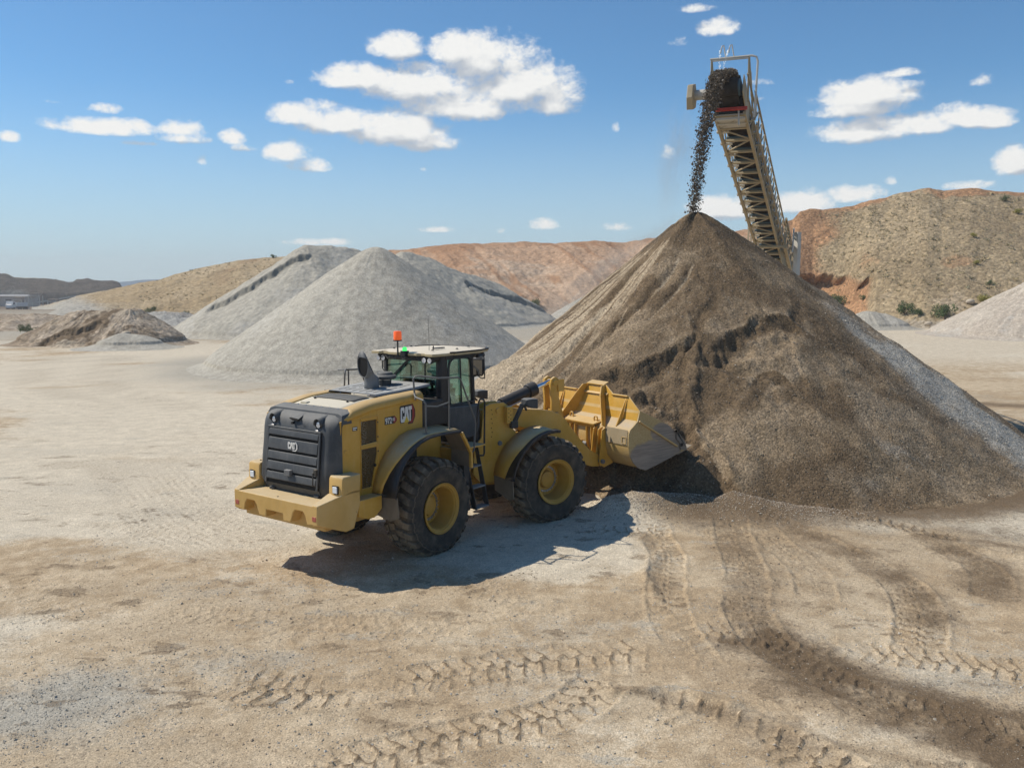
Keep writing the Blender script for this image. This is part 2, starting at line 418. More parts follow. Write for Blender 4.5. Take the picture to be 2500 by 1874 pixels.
def bucket_side_mat():
    m, t, p, out = new_mat('scraped_bucket_side')
    co = t.new('ShaderNodeTexCoord').outputs['Object']; sp = t.new('ShaderNodeSeparateXYZ', {0: co})
    n = t.noise(co, 5, 5, .65); n2 = t.noise(co, 30, 4, .6); acc = None
    mp = t.new('ShaderNodeMapping', {0: co}); mp.inputs['Rotation'].default_value = (0, .32, 0); mp.inputs['Scale'].default_value = (1.5, 1, 30)
    ns = t.noise(mp.outputs[0], 1.5, 4, .6)
    for cx, cz, rx, rz in ((6.15, 1.02, .75, .38), (6.75, 1.30, .50, .30), (6.42, 1.56, .33, .20)):
        a = t.m('MULTIPLY', t.m('SUBTRACT', sp.outputs[0], cx), 1 / rx); b = t.m('MULTIPLY', t.m('SUBTRACT', sp.outputs[2], cz), 1 / rz)
        d = t.m('MULTIPLY_ADD', a, a, t.m('MULTIPLY', b, b)); acc = d if acc is None else t.m('MINIMUM', acc, d)
    f = t.ramp(t.m('ADD', acc, t.m('MULTIPLY', t.m('SUBTRACT', n, .5), 1.0)), .75, 1.25, 1.0, 0.0)
    grey = t.mix(t.ramp(ns, .3, .7), (.20, .165, .135), (.32, .265, .21)); yel = t.mix(t.ramp(n2, .3, .7), (.42, .285, .10), (.50, .37, .17))
    t.set(p.inputs['Base Color'], t.mix(t.m('MULTIPLY_ADD', f, .9, .08), yel, grey)); p.inputs['Roughness'].default_value = .6
    b = t.new('ShaderNodeBump', {'Strength': .2, 'Distance': .01, 'Height': ns}); t.set(p.inputs['Normal'], b.outputs[0])
    return m
M['bucket_side'] = bucket_side_mat()
def tyre_mat():
    m, t, p, out = new_mat('dusty_tyre')
    co = t.new('ShaderNodeTexCoord').outputs['Object']; sp = t.new('ShaderNodeSeparateXYZ', {0: co})
    rr = t.m('SQRT', t.m('MULTIPLY_ADD', sp.outputs[0], sp.outputs[0], t.m('MULTIPLY', sp.outputs[2], sp.outputs[2])))
    n = t.noise(co, 4, 5, .65); n2 = t.noise(co, 25, 4, .6)
    tread = t.ramp(rr, .79, .86); groove = t.ramp(rr, .835, .865)
    f = t.m('ADD', t.m('MULTIPLY', t.m('MULTIPLY', tread, t.m('MULTIPLY_ADD', groove, .5, .35)), t.ramp(n, .3, .6, .45, 1.0)), t.m('MULTIPLY', t.ramp(n, .35, .75), .38), clamp=True)
    f = t.m('MULTIPLY', f, t.ramp(n2, .2, .7, .7, 1.1), clamp=True)
    ringy = t.ramp(t.m('ABSOLUTE', t.m('SUBTRACT', rr, .76)), .004, .012, .35, 0.0)
    t.set(p.inputs['Base Color'], t.mix(t.m('ADD', f, ringy, clamp=True), (.045, .041, .036), (.26, .205, .14)))
    p.inputs['Roughness'].default_value = .85; p.inputs['Specular IOR Level'].default_value = .2
    b = t.new('ShaderNodeBump', {'Strength': .3, 'Distance': .01, 'Height': n2}); t.set(p.inputs['Normal'], b.outputs[0])
    return m
M['tyre'] = tyre_mat()

M['roof'] = paint('dusty_cab_roof', (.50, .40, .22), .55, .95, (.62, .56, .45))
M['rim'] = paint('yellow_rim_paint', (.48, .27, .04), .45, .5, (.30, .22, .13), upw=.4)
M['grey_pipe'] = paint('grey_exhaust_steel', (.15, .155, .16), .5, .5, (.36, .35, .33))
M['rail'] = paint('grey_rail_steel', (.13, .13, .125), .45, .35, (.3, .28, .24))
M['inner'] = flat('black_inside', (.006, .006, .006), .9)
M['chrome'] = flat('chromed_rod', (.75, .77, .8), .08, 1.0)
M['steel'] = flat('bright_steel', (.5, .5, .5), .35, .9)
M['lens'] = flat('lamp_lens', (.80, .83, .86), .12, .3)
M['lensw'] = flat('white_lamp_lens', (.75, .80, .84), .25)
M['redref'] = flat('red_reflector', (.42, .10, .07), .35)
M['orange'] = flat('orange_beacon', (.95, .13, .02), .35, 0, .35)
M['green'] = flat('lit_green_lamp', (.06, .7, .14), .3, 0, 1.2)
M['white'] = flat('white_decal', (.75, .74, .70), .5)
M['blk'] = flat('black_decal', (.012, .012, .014), .5)
M['dred'] = flat('dark_red_decal', (.30, .02, .02), .45)
M['dyel'] = flat('yellow_decal', (.75, .52, .04), .45)
M['glass'] = glass_mat('tinted_glass', (.66, .83, .80), .22)
M['mirror'] = flat('mirror_glass', (.16, .17, .18), .06, 1.0)
M['screen'] = mesh_screen('perforated_dark_sheet', (.13, .085, .03), 75)
M['screen_blk'] = paint('black_air_screen', (.02, .022, .024), .6, .35, (.28, .27, .24), scale=30)
M['conv'] = paint('conveyor_cream_paint', (.40, .33, .21), .55, .55, (.34, .28, .2))
M['conv_white'] = paint('conveyor_pale_steel', (.55, .53, .47), .5, .35, (.4, .36, .3))
M['belt'] = paint('rubber_belt', (.035, .032, .03), .75, .6, (.13, .10, .08), spec=.2)
M['redpaint'] = paint('red_scraper_paint', (.50, .05, .04), .5, .3)
M['bluegrey'] = paint('blue_grey_steel', (.08, .14, .17), .5, .5, (.2, .19, .17))
M['cloth'] = flat('work_shirt', (.03, .05, .06), .9); M['skin'] = flat('skin', (.45, .26, .18), .6); M['helmet'] = flat('hard_hat', (.05, .10, .16), .4)
M['leaf'] = paint('shrub_leaves', (.085, .13, .045), .7, .25, (.2, .2, .1), spec=.2, scale=3)
M['leafy'] = paint('yellow_flowering_shrub', (.30, .27, .05), .7, .2, (.2, .2, .1), spec=.2, scale=3)
M['grass'] = paint('dry_grass_tufts', (.46, .37, .21), .9, .3, (.3, .25, .15), spec=.1, scale=.5)
M['stem'] = flat('woody_stem', (.14, .10, .07), .9)
M['boulder'] = paint('pale_boulder', (.50, .43, .34), .9, .3, spec=.1)
M['whitepaint'] = paint('white_truck_paint', (.70, .70, .68), .4, .3)
M['plant'] = paint('faded_plant_steel', (.42, .36, .32), .6, .5)

def stone_mat(name, cols):
    m, t, p, out = new_mat(name)
    att = t.new('ShaderNodeAttribute', attribute_name='tint').outputs['Fac']
    cr = t.new('ShaderNodeValToRGB'); t.set(cr.inputs[0], att)
    e = cr.color_ramp.elements
    e[0].color = (*cols[0], 1); e[1].color = (*cols[-1], 1)
    for i, c in enumerate(cols[1:-1]):
        k = e.new((i + 1) / (len(cols) - 1)); k.color = (*c, 1)
    t.set(p.inputs['Base Color'], cr.outputs[0]); p.inputs['Roughness'].default_value = .85; p.inputs['Specular IOR Level'].default_value = .2
    return m
M['stone_brown'] = stone_mat('loose_brown_stone', [(.12, .09, .06), (.20, .155, .11), (.30, .25, .19), (.50, .46, .38)])
M['stone_dark'] = stone_mat('wet_falling_stone', [(.05, .038, .026), (.10, .078, .055), (.17, .14, .105), (.36, .32, .27)])
M['stone_grey'] = stone_mat('loose_grey_stone', [(.25, .23, .185), (.34, .315, .265), (.43, .40, .345), (.62, .59, .52)])
M['stone_tan'] = stone_mat('loose_tan_stone', [(.26, .20, .14), (.38, .30, .22), (.48, .41, .32), (.66, .62, .54)])

OCT = np.array([(1,0,0),(0,1,0),(-1,0,0),(0,-1,0),(0,0,1),(0,0,-1)], float)
OCF = np.array([(0,1,4),(1,2,4),(2,3,4),(3,0,4),(1,0,5),(2,1,5),(3,2,5),(0,3,5)])
def stones(name, P, size, mat, label, cat='gravel', flatz=.65):
    n = len(P)
    ang = rng.uniform(0, 6.283, n); til = rng.normal(0, .5, n)
    V = OCT[None] * rng.uniform(.6, 1.25, (n, 6, 1)) * np.stack([np.ones(n), rng.uniform(.6, 1, n), np.full(n, flatz)], -1)[:, None]
    c, s = np.cos(til)[:, None], np.sin(til)[:, None]
    V = np.stack([V[..., 0], V[..., 1] * c - V[..., 2] * s, V[..., 1] * s + V[..., 2] * c], -1)
    c, s = np.cos(ang)[:, None], np.sin(ang)[:, None]
    V = np.stack([V[..., 0] * c - V[..., 1] * s, V[..., 0] * s + V[..., 1] * c, V[..., 2]], -1)
    V = V * size[:, None, None] + P[:, None]
    F = (OCF[None] + 6 * np.arange(n)[:, None, None]).reshape(-1, 3)
    tn = np.repeat(rng.beta(2, 2.4, n), 6); col = np.stack([tn, tn, tn, np.ones_like(tn)], -1)
    o = np_mesh(name, V.reshape(-1, 3), F, mat, False, {'tint': col})
    return tag(o, label, cat, kind='stuff')

# ------------------------------------------------------------------ ground
TRACKS = [  # polyline, half width, depth
 ([(5.0,18.0),(5.6,16.6),(6.1,15.0),(6.25,13.6),(5.95,12.4),(5.3,11.0)], .33, .040),
 ([(4.5,17.8),(4.2,16.2),(3.9,14.2),(3.45,12.4),(3.55,11.0),(4.3,9.8),(5.6,8.8),(7.4,8.0)], .33, .034),
 ([(2.9,18.0),(2.75,16.4),(2.75,15.2),(2.45,13.6),(2.3,12.2),(2.4,10.6)], .29, .032),
 ([(1.5,9.75),(2.2,9.25),(2.9,8.6),(3.6,7.6)], .38, .038),
 ([(6.6,18.2),(7.6,17.2),(8.8,15.6),(10.2,14.0),(11.6,13.0)], .32, .040),
 ([(2.4,11.8),(3.8,11.5),(5.0,11.0),(6.4,10.5),(8.0,10.3)], .34, .038),
 ([(-3.6,10.3),(-2.3,9.9),(-1.0,10.3),(0.6,10.9),(2.0,11.2)], .38, .036),
 ([(-2.6,8.1),(-1.6,8.4),(-.6,8.9),(.5,9.4),(1.3,10.4)], .34, .036),
 ([(2.6,7.6),(4.0,8.0),(5.0,7.9),(6.2,7.3)], .36, .036),
 ([(4.9,17.4),(4.9,16.0),(5.0,14.4),(4.6,12.8)], .30, .028),
 ([(1.2,17.2),(1.9,16.8),(2.9,16.6),(4.2,16.9)], .34, .030),
 ([(7.4,17.4),(7.9,15.8),(7.9,14.2),(7.2,12.8)], .30, .026),
 ([(1.0,12.0),(.2,12.9),(-.8,13.7),(-2.2,14.6)], .34, .016),
 ([(-6.5,12.6),(-4.4,12.4),(-2.2,12.0),(-.4,11.9)], .34, .018),
 ([(-11,23),(-8.6,19.4),(-7.2,17.2),(-5.6,15.8)], .35, .010),
 ([(-9.6,23),(-7.6,19.6),(-6.2,17.8),(-4.4,16.2)], .35, .010),
 ([(9,21),(12,17),(14,13.5)], .34, .014),
]
_r = random.Random(5)
for _k in range(20):      # faint older passes crossing the yard
    x0, y0, a0, k0 = _r.uniform(-8, 9), _r.uniform(8, 19), _r.uniform(0, 3.14), _r.uniform(-.09, .09); P_t = []
    for _i in range(7): P_t.append((x0, y0)); x0 += 1.3 * math.cos(a0); y0 += .9 * math.sin(a0); a0 += k0
    TRACKS.append((P_t, _r.uniform(.29, .35), _r.uniform(.009, .018)))
TRACKS = [(curve(p), w, d) for p, w, d in TRACKS]
SPILL = curve([(1.7,18.15),(2.6,18.5),(3.5,18.75),(4.6,18.55),(5.8,18.05),(7.0,17.75)])
def ground_h(x, y, fine=True, want_ridge=False):
    z = .035 * fbm(x * .35, y * .35, 3, 3) + .012 * fbm(x * 1.6, y * 1.6, 3, 5)
    z = z * sstep(np.abs(np.hypot(x, y - 17)), 1.5, 5) * .9 + z * .1
    near = (np.abs(x) < 16) & (y > 5) & (y < 30)
    if fine:
        f = .007 * fbm(x * 6, y * 6, 3, 9) + .004 * fbm(x * 22, y * 22, 2, 15)
        z = z + np.where(near, f, 0)
    idx = np.where(near.ravel())[0]
    xr, yr = x.ravel()[idx], y.ravel()[idx]
    add = np.zeros(len(idx)); rid = np.zeros(len(idx))
    for k, (pts, w, dep) in enumerate(TRACKS):
        px_, py_ = zip(*pts)
        sel = np.where((xr > min(px_) - .8) & (xr < max(px_) + .8) & (yr > min(py_) - .8) & (yr < max(py_) + .8))[0]
        if not len(sel): continue
        d, s, side, L = polydist(xr[sel], yr[sel], pts)
        wx = xr[sel]; wy = yr[sel]
        t = side * d / w + .10 * fbm(wx * 5, wy * 5, 2, 31 + k)
        ss = s + .025 * fbm(wx * 7, wy * 7, 2, 41 + k)
        p = (.225, .21, .24, .23)[k % 4]; a = np.abs(t)
        # hexagon-like net of soil squeezed up between the tyre blocks
        ph = ss / p + .5 * (t > 0) + .55 * np.minimum(a, .8)
        fr = np.abs(ph - np.floor(ph) - .5) * 2
        lat = sstep(fr, .76, .94) * sstep(a, .10, .2)
        zig = .15 * np.clip(2.2 * np.sin(ss / p * 6.283), -1, 1)
        cen = 1 - sstep(np.abs(t - zig), .03, .12)
        ridge = np.maximum(lat, cen)
        wear = sstep(fbm(wx * .9, wy * .9, 3, 51 + k), -.55, .0)
        prof = (1 - sstep(a, .94, 1.06))
        lip = np.exp(-((a - 1.13) / .11) ** 2)
        ends = sstep(s, 0, .5) * (1 - sstep(s, L - .5, L))
        q = wear * ends
        add[sel] += dep * q * (prof * (-.55 + 1.15 * ridge * (.75 + .5 * fbm(wx * 12, wy * 12, 2, 33))) + .4 * lip)
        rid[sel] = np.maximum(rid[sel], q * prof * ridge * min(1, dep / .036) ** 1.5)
    d, s, side, L = polydist(xr, yr, SPILL)
    nn = fbm(xr * 1.4, yr * 1.4, 3, 77)
    add += (.27 + .12 * nn) * np.exp(-(d / .62) ** 2) * sstep(s, -.3, .6) * (1 - .6 * sstep(s, L - 2.5, L))
    # low windrow beside the near ruts
    for pts, hgt, w in (([(1.2, 9.9), (1.9, 9.95), (2.5, 9.6)], .05, .14), ([(2.7, 15.4), (2.2, 14.2), (2.2, 13)], .05, .12), ([(7.2, 17.3), (8.4, 15.6), (9.7, 14.1)], .05, .12)):
        d, s, side, L = polydist(xr, yr, pts)
        add += hgt * np.exp(-(d / w) ** 2) * (1 + .5 * fbm(xr * 6, yr * 6, 2, 5))
    z = z - 4.6 * sstep(y + 6 * fbm(x * .04, y * .04, 3, 88), 148, 166) * (1 - sstep(x, -46, -36)) + .9 * np.exp(-((y - 136 + 3 * fbm(x * .05, y * .05, 3, 89)) / 6) ** 2) * (1 - sstep(x, -40, -34)) * (1 + .5 * fbm(x * .2, y * .2, 3, 90))
    zf = z.ravel(); zf[idx] += add
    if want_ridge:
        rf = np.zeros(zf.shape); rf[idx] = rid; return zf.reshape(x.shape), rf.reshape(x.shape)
    return zf.reshape(x.shape)
BR = [  # damp brown spill carried out from the pile: polyline, half width, strength
 ([(4.6,18.3),(4.3,16.5),(4.0,14.2),(3.5,12.4),(3.6,11.2)], .60, .62), ([(3.5,11.3),(4.2,9.9),(5.3,8.9),(6.8,8.1),(8.5,7.7)], .72, 1.0), ([(4.6,8.9),(5.6,8.2),(6.8,7.6)], .5, 1.0),
 ([(5.2,18.2),(5.8,16.4),(6.3,14.8),(6.3,13.2),(5.9,12.2)], .50, .72), ([(5.0,17.8),(5.1,15.5),(4.9,13.5)], .6, .45),
 ([(8.2,16.4),(8.1,15.0),(7.7,13.4)], .60, .72), ([(6.6,18.0),(8.0,17.2),(9.4,16.9)], .8, .6),
 ([(1.3,9.9),(2.2,9.6),(2.9,8.9)], .22, .6), ([(2.5,16.8),(2.6,15.2),(2.25,13.4)], .20, .55),
 ([(6.9,18.1),(8.9,15.9),(11.4,13.4)], .26, .75), ([(2.6,9.0),(3.8,8.4),(5.0,7.6)], .15, .45), ([(2.0,11.4),(3.0,10.3),(3.6,9.6)], .3, .35),
 ([(-6.4,13.6),(-3.4,12.9),(-.9,12.6)], .5, .28), ([(-3.2,16.0),(-1.9,14.7),(-.2,13.4)], .7, .3)]
def ground_mask(x, y):
    w = x + .45 * fbm(x * 1.3, y * 1.3, 5, 61, .6); v = y + .45 * fbm(x * 1.3, y * 1.3, 5, 63, .6)
    br = np.zeros(x.shape)
    for pts, hw, st in BR:
        d, *_ = polydist(w, v, pts); br = np.maximum(br, st * (1 - sstep(d, hw * .3, hw * 1.75)) * (.88 + .38 * fbm(x * 2.2, y * 2.2, 4, 67, .6)))
    rp = np.hypot(w - 5.8, v - 28.3)
    br = np.maximum(br, .85 * (1 - sstep(rp, 10.4, 12.6)) * sstep(x, 1.5, 4)); br = np.maximum(br, .5 * (1 - sstep(rp, 12, 16)) * sstep(x, 3, 4.6) * (1 - sstep(x, 9, 12)) * (.8 + .5 * fbm(x * .7, y * .7, 3, 9)))
    br = np.maximum(br, .35 * (1 - sstep(rp, 11.5, 14.5)) * sstep(x, 2.5, 5) * sstep(fbm(x*.5, y*.5, 3, 8), -.3, .5))
    br = np.maximum(br, (.30 - .18 * sstep(y, 13, 22)) * sstep(fbm(x * .28 + 3, y * .4, 4, 91), .1, .6) * (y < 60))
    g = np.zeros(x.shape)
    for cx, cy, a, b, st in ((-5.3, 9.6, 1.5, 1.1, .95), (-3.4, 10.7, 1.5, .55, .55), (-7.3, 18, 1.2, .7, .45), (5.2, 10.1, 1.6, .35, .6), (8.2, 10.4, 2, .5, .5), (-.6, 11.4, .8, .3, .3), (10.8, 18.6, 2.5, 1.2, .55), (9.5, 16.3, 1.5, .4, .5), (12.5, 15, 2.5, 1.5, .35), (3.5, 17.4, 1.6, .6, .4)):
        g = np.maximum(g, st * np.exp(-(((w - cx) / a) ** 2 + ((v - cy) / b) ** 2)))
    rg = np.hypot((x + 8.8), (y - 52)); g = np.maximum(g, .8 * (1 - sstep(rg + 2 * fbm(x*.3, y*.3, 3, 4), 9, 17)))
    g = np.maximum(g, .75 * sstep(y + 4 * fbm(x * .05, y * .05, 3, 6), 55, 85) * (x < 20))
    g = np.maximum(g, .35 * sstep(fbm(x * .4 + 13, y * .6, 4, 95), .15, .6))
    br = np.maximum(br, .9 * sstep(y + 5 * fbm(x * .03, y * .03, 3, 2), 118, 150) * (x < -42))
    p = .9 * sstep(fbm(x * .22 + 7, y * .34, 4, 93) + .6 * sstep(y, 11.5, 19) * (1 - sstep(x, 0, 4)) - .2 * (1 - sstep(y, 8, 12)), .0, .6) * (y < 75)
    p = np.maximum(p, .7 * sstep(y, 40, 60) * (x > 10))
    br = np.maximum(br, .55 * sstep(fbm(x * 1.3, y * 2.4, 5, 101, .62), .26, .52) * (1 - sstep(y, 22, 40)))
    g = np.maximum(g, .5 * sstep(fbm(x * 1.1 + 9, y * 2.0, 5, 103, .62), .3, .55) * (1 - sstep(y, 26, 45)))
    d, *_ = polydist(w, v, [(15.5, 36), (20, 34.5), (26, 33.5)]); br = np.maximum(br, .7 * (1 - sstep(d, .3, 1.4)))
    for pts in ([(-11,23.4),(-8.7,19.6),(-7.0,17.0),(-5.2,15.2)], [(-9.4,23),(-7.5,19.7),(-6.0,17.6),(-4.2,16.0)], [(-14,20),(-9,18.6),(-5,18.9)], [(-1,27),(-6,24),(-12,23)], [(14,40),(20,30),(24,24)], [(17,42),(24,31),(29,25)], [(-16,34),(-24,44),(-30,58)], [(-13,34),(-20,43),(-26,58)]):
        pts = curve(pts); d, s, side, L = polydist(x, y, pts); sc_ = np.maximum(1, y / 22)
        st = (np.abs(((d * side / sc_ / .17) % 1) - .5) > .30) * (1 - sstep(d, .45 * sc_, .6 * sc_)) * sstep(fbm(x * .5, y * .5, 3, 70), -.4, .3)
        p = np.maximum(p, .75 * st); br = np.maximum(br * (1 - .5 * st), .30 * (1 - st) * (1 - sstep(d, .45 * sc_, .7 * sc_)))
    return np.stack([br, g, p, np.ones(x.shape)], -1)
def steps(a, b, h0, g, lim=1e9):
    out = [a]; h = h0
    while out[-1] < b: out.append(out[-1] + min(h, lim)); h *= g
    return out
xs = np.arange(-8.4, 11.2, .023)
xs = np.array([-v for v in steps(8.45, 1200, .04, 1.07)][::-1] + list(xs) + steps(11.26, 1200, .04, 1.07))
ys = [6.2]
while ys[-1] < 30: ys.append(ys[-1] + .019 * (ys[-1] / 6.2) ** 1.1)
ys = np.array([-v for v in steps(-6.1, 900, .06, 1.2)][::-1] + ys + steps(ys[-1] + .12, 1200, .13, 1.04))
GX, GY = np.meshgrid(xs, ys, indexing='xy')
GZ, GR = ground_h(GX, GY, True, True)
GM = ground_mask(GX, GY); GM[..., 0] = np.maximum(GM[..., 0], .72 * GR); GM[..., 2] *= 1 - .8 * GR; GM[..., 1] *= 1 - .8 * GR  # ridges tinted dark: damp soil, with crack shade painted into the colour
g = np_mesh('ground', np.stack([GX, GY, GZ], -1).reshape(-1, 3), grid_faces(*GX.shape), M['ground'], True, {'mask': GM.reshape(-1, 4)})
tag(g, kind='structure')
print('ground verts', GX.size)
del GX, GY, GZ, GM, GR

# loose stones lying on the ground
n = 150000
px = rng.uniform(-8, 10.5, n); py = 6.4 + 13.5 * rng.beta(1.0, 1.9, n)
mk = ground_mask(px, py)
dens = .16 + .85 * mk[:, 1] ** 1.5 + .4 * mk[:, 0] + .25 * sstep(fbm(px * .8, py * .8, 3, 21), 0, .5)
keep = (rng.uniform(0, 1, n) < dens * .9) & (np.abs(px / py) < .66)
px, py, mk = px[keep], py[keep], mk[keep]
size = np.clip(rng.lognormal(math.log(.0068), .45, len(px)), .0035, .032)
pz = ground_h(px, py) + size * .2
isg = mk[:, 1] > mk[:, 0]
P3 = np.stack([px, py, pz], -1)
isb = (mk[:, 0] > .35) & ~isg
stones('loose_gravel', P3[isg], size[isg] * 1.15, M['stone_grey'], 'loose grey stones scattered on the packed ground', 'gravel')
stones('loose_gravel', P3[isb], size[isb], M['stone_brown'], 'dark brown stones lying in the damp spill tracks on the ground', 'gravel')
rest = ~isg & ~isb
stones('loose_gravel', P3[rest], size[rest], M['stone_tan'], 'thinly scattered tan stones on the pale ground', 'gravel')

# ------------------------------------------------------------------ main brown pile under the conveyor
PC = (5.8, 28.3, 7.2, .72)
SCARPS = [  # polyline, side that slumped (+1 right of direction), depth, reach
 (curve([(1.95,22.47),(2.6,22.6),(3.35,22.39),(3.97,22.75),(4.72,22.85),(4.95,22.6)]), 1, .38, 1.7),
 (curve([(4.78,22.9),(4.85,22.2),(4.5,21.3),(4.3,20.7)]), -1, .22, 1.1),
 (curve([(4.55,21.4),(4.25,20.7),(4.3,20.0),(4.6,19.3),(4.95,18.7)]), 1, .42, 1.2),
 (curve([(4.9,21.9),(5.1,22.5),(5.7,23.05),(6.5,23.55),(7.25,23.79),(7.8,23.55)]), 1, .32, 1.2),
 (curve([(5.03,25.3),(5.35,24.76),(5.28,24.08),(4.78,23.59),(4.75,22.9)]), -1, .11, .9),
 (curve([(7.3,23.6),(7.7,24.3),(7.9,25.2)]), 1, .14, .8),
 (curve([(6.9,21.6),(6.4,22.0),(6.0,21.7),(5.6,21.0)]), -1, .16, .6)]
GUL = [(curve([(4.9,26.2),(4.44,25.5),(3.61,24.73),(2.33,24.06),(1.03,23.17),(.2,22.3)]), .13, .10),
       (curve([(5.3,25.9),(4.9,25.2),(4.29,24.58),(3.6,23.9)]), .10, .07),
       (curve([(4.2,26.9),(3.36,26.39),(1.87,24.78),(.56,24.21),(-.4,23.4)]), .13, .08)]
def pile_h(x, y, full=True):
    cx, cy, h, sl = PC
    dx, dy = x - cx, y - cy; r = np.hypot(dx, dy); th = np.arctan2(dy, dx)
    leftness = sstep(-(dx * .85 - dy * .3) / np.maximum(r, .1), .35, .8)
    rr = r + .25 * fbm(th * 2.2 + 9, r * .15, 2, 5)
    sl = sl * (1 + .14 * sstep(-dx / np.maximum(r, .1), .45, 1.0))
    z = h + .10 - sl * np.sqrt(rr * rr + .10)
    # gentle flare at the toe
    q_ = .16 + .05 * fbm(x * .5, y * .5, 3, 97); z = np.where(z > 3, z, q_ * np.log1p(np.exp(np.minimum(z, 3) / q_))) - .05 - .25 * sstep(r, 11.2, 12.2)
    tf = sstep(z, .0, .6)
    z = z + tf * (.10 * r / 8) * fbm(th * 7, r * .3, 3, 11) * (.35 + .8 * leftness)
    z = z + tf * .035 * leftness * ridged(th * 16, r * .3, 3, 13) * sstep(r, 1, 4)
    z = z + (.25 + .75 * tf) * .10 * fbm(x * .7, y * .7, 3, 15) * sstep(r, .8, 3)
    z = z + .035 * fbm(x * 3, y * 3, 4, 17) + (.016 * fbm(x * 11, y * 11, 3, 19) if full else 0)
    for pts, sg, dep, reach in SCARPS:
        wx = x + .30 * fbm(x * 1.7, y * 1.7, 4, 23); wy = y + .30 * fbm(x * 1.7, y * 1.7, 4, 25)
        d, s, side, L = polydist(wx, wy, pts)
        e = sstep(s, 0, .5) * (1 - sstep(s, L - .4, L))
        sd_ = d * side * sg
        z = z - dep * e * sstep(sd_, -.06, .26) * np.exp(-np.maximum(sd_, 0) / reach) * (.8 + .5 * fbm(x * 3, y * 3, 3, 27))
        z = z + .15 * dep * e * np.exp(-(sd_ / .16) ** 2) * (sd_ < 0)
    for pts, w, dep in GUL:
        wx = x + .10 * fbm(x * 2.5, y * 2.5, 2, 33); wy = y + .10 * fbm(x * 2.5, y * 2.5, 2, 35)
        d, s, side, L = polydist(wx, wy, pts)
        e = sstep(s, 0, .8) * (1 - sstep(s, L - 1.2, L))
        z = z - dep * e * np.exp(-(d / w) ** 2) + .25 * dep * e * np.exp(-((d - w * 1.9) / (w * .8)) ** 2)
    z = z + .13 * fbm(x * 1.25 + 3, y * 1.25, 4, 28) * np.exp(-(((x - 4.9) / 2.6) ** 2 + ((y - 21.6) / 2.0) ** 2))
    # pit that the bucket is digging
    d, s, side, L = polydist(x, y, [(1.2, 19.6), (2.3, 20.3), (3.1, 19.5)])
    z = z - .5 * np.exp(-(d / .75) ** 2)
    d, s, side, L = polydist(x, y, [(4.15, 19.45), (3.7, 20.5), (3.0, 21.5)])
    z = z + (.34 + .12 * fbm(x * 3, y * 3, 3, 79)) * np.exp(-(d / .38) ** 2)
    # old pale shoulder on the left flank
    z = z + .75 * np.exp(-(((x + .9) / 1.5) ** 2 + ((y - 25.4) / 1.6) ** 2)) * (1 + .35 * fbm(x * 1.5, y * 1.5, 4, 37))
    return z
def pile_mask(x, y):
    cx, cy, h, sl = PC
    dx, dy = x - cx, y - cy; r = np.hypot(dx, dy); th = np.degrees(np.arctan2(dy, dx))    # -90 faces the camera
    nz = fbm(x * .8, y * .8, 4, 41)
    br = .5 + .75 * nz + .25 * fbm(x * 2.5, y * 2.5, 3, 47)
    br = np.maximum(br, .95 * (1 - sstep(r, 1.2, 2.6)))
    for pts, sg, dep, reach in SCARPS:  # slumped faces go dark brown: damp gravel plus shade put into the colour
        d, s, side, L = polydist(x + .12 * nz, y + .12 * nz, pts)
        br = np.maximum(br, 1.0 * (1 - sstep(d, .15, .55)) * sstep(side * sg, -.5, .5) + .0)
        br = np.maximum(br, .85 * np.exp(-(d / .5) ** 2) * (side * sg > 0))
    band = np.exp(-((th + 36 + 9 * nz) / (7 + .5 * r)) ** 2) * sstep(r, 2.0, 6.5)
    g = .78 * band
    g = np.maximum(g, .40 * sstep(fbm(x * .9 + 4, y * .9, 4, 43), -.05, .45) * sstep(r, 3, 6) * sstep(th, -112, -95))
    d, s, side, L = polydist(x, y, SCARPS[0][0]); g = np.maximum(g, .38 * np.exp(-((d - .25) / .22) ** 2) * (side < 0) * sstep(s, 0, 1) * (1 - sstep(s, 2.4, 3.4)))
    d, s, side, L = polydist(x, y, SCARPS[3][0]); g = np.maximum(g, .22 * np.exp(-((d - .2) / .2) ** 2) * (side < 0))
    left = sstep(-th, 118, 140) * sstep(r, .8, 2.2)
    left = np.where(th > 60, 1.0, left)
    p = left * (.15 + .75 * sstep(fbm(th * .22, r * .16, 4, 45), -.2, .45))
    for pts, w, dep in GUL:
        d, s, side, L = polydist(x + .1 * nz, y + .1 * nz, pts); p = np.maximum(p, .55 * np.exp(-(d / (w * .5)) ** 2) * sstep(fbm(x * 1.1, y * 1.1, 3, 71), -.7, .1))
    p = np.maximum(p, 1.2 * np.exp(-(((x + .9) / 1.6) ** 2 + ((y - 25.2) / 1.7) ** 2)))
    br = np.where(p > .3, br * .35, br); br = br * (1 - .9 * band)
    return np.stack([np.clip(br, 0, 1), np.clip(g, 0, 1), np.clip(p, 0, 1), np.ones(x.shape)], -1)
na, nr = 980, 270
TH = np.linspace(0, 2 * np.pi, na, endpoint=False); RR = 12.2 * (np.linspace(0.0008, 1, nr) ** .9)
TT, RG = np.meshgrid(TH, RR, indexing='xy')
x = PC[0] + RG * np.cos(TT); y = PC[1] + RG * np.sin(TT)
z = pile_h(x, y)
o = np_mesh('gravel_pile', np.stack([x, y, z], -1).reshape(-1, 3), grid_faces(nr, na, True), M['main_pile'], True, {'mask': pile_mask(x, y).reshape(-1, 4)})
tag(o, 'tallest pile, damp brown gravel under the conveyor head, dug into by the bucket', 'gravel pile', 'stockpiles of gravel')
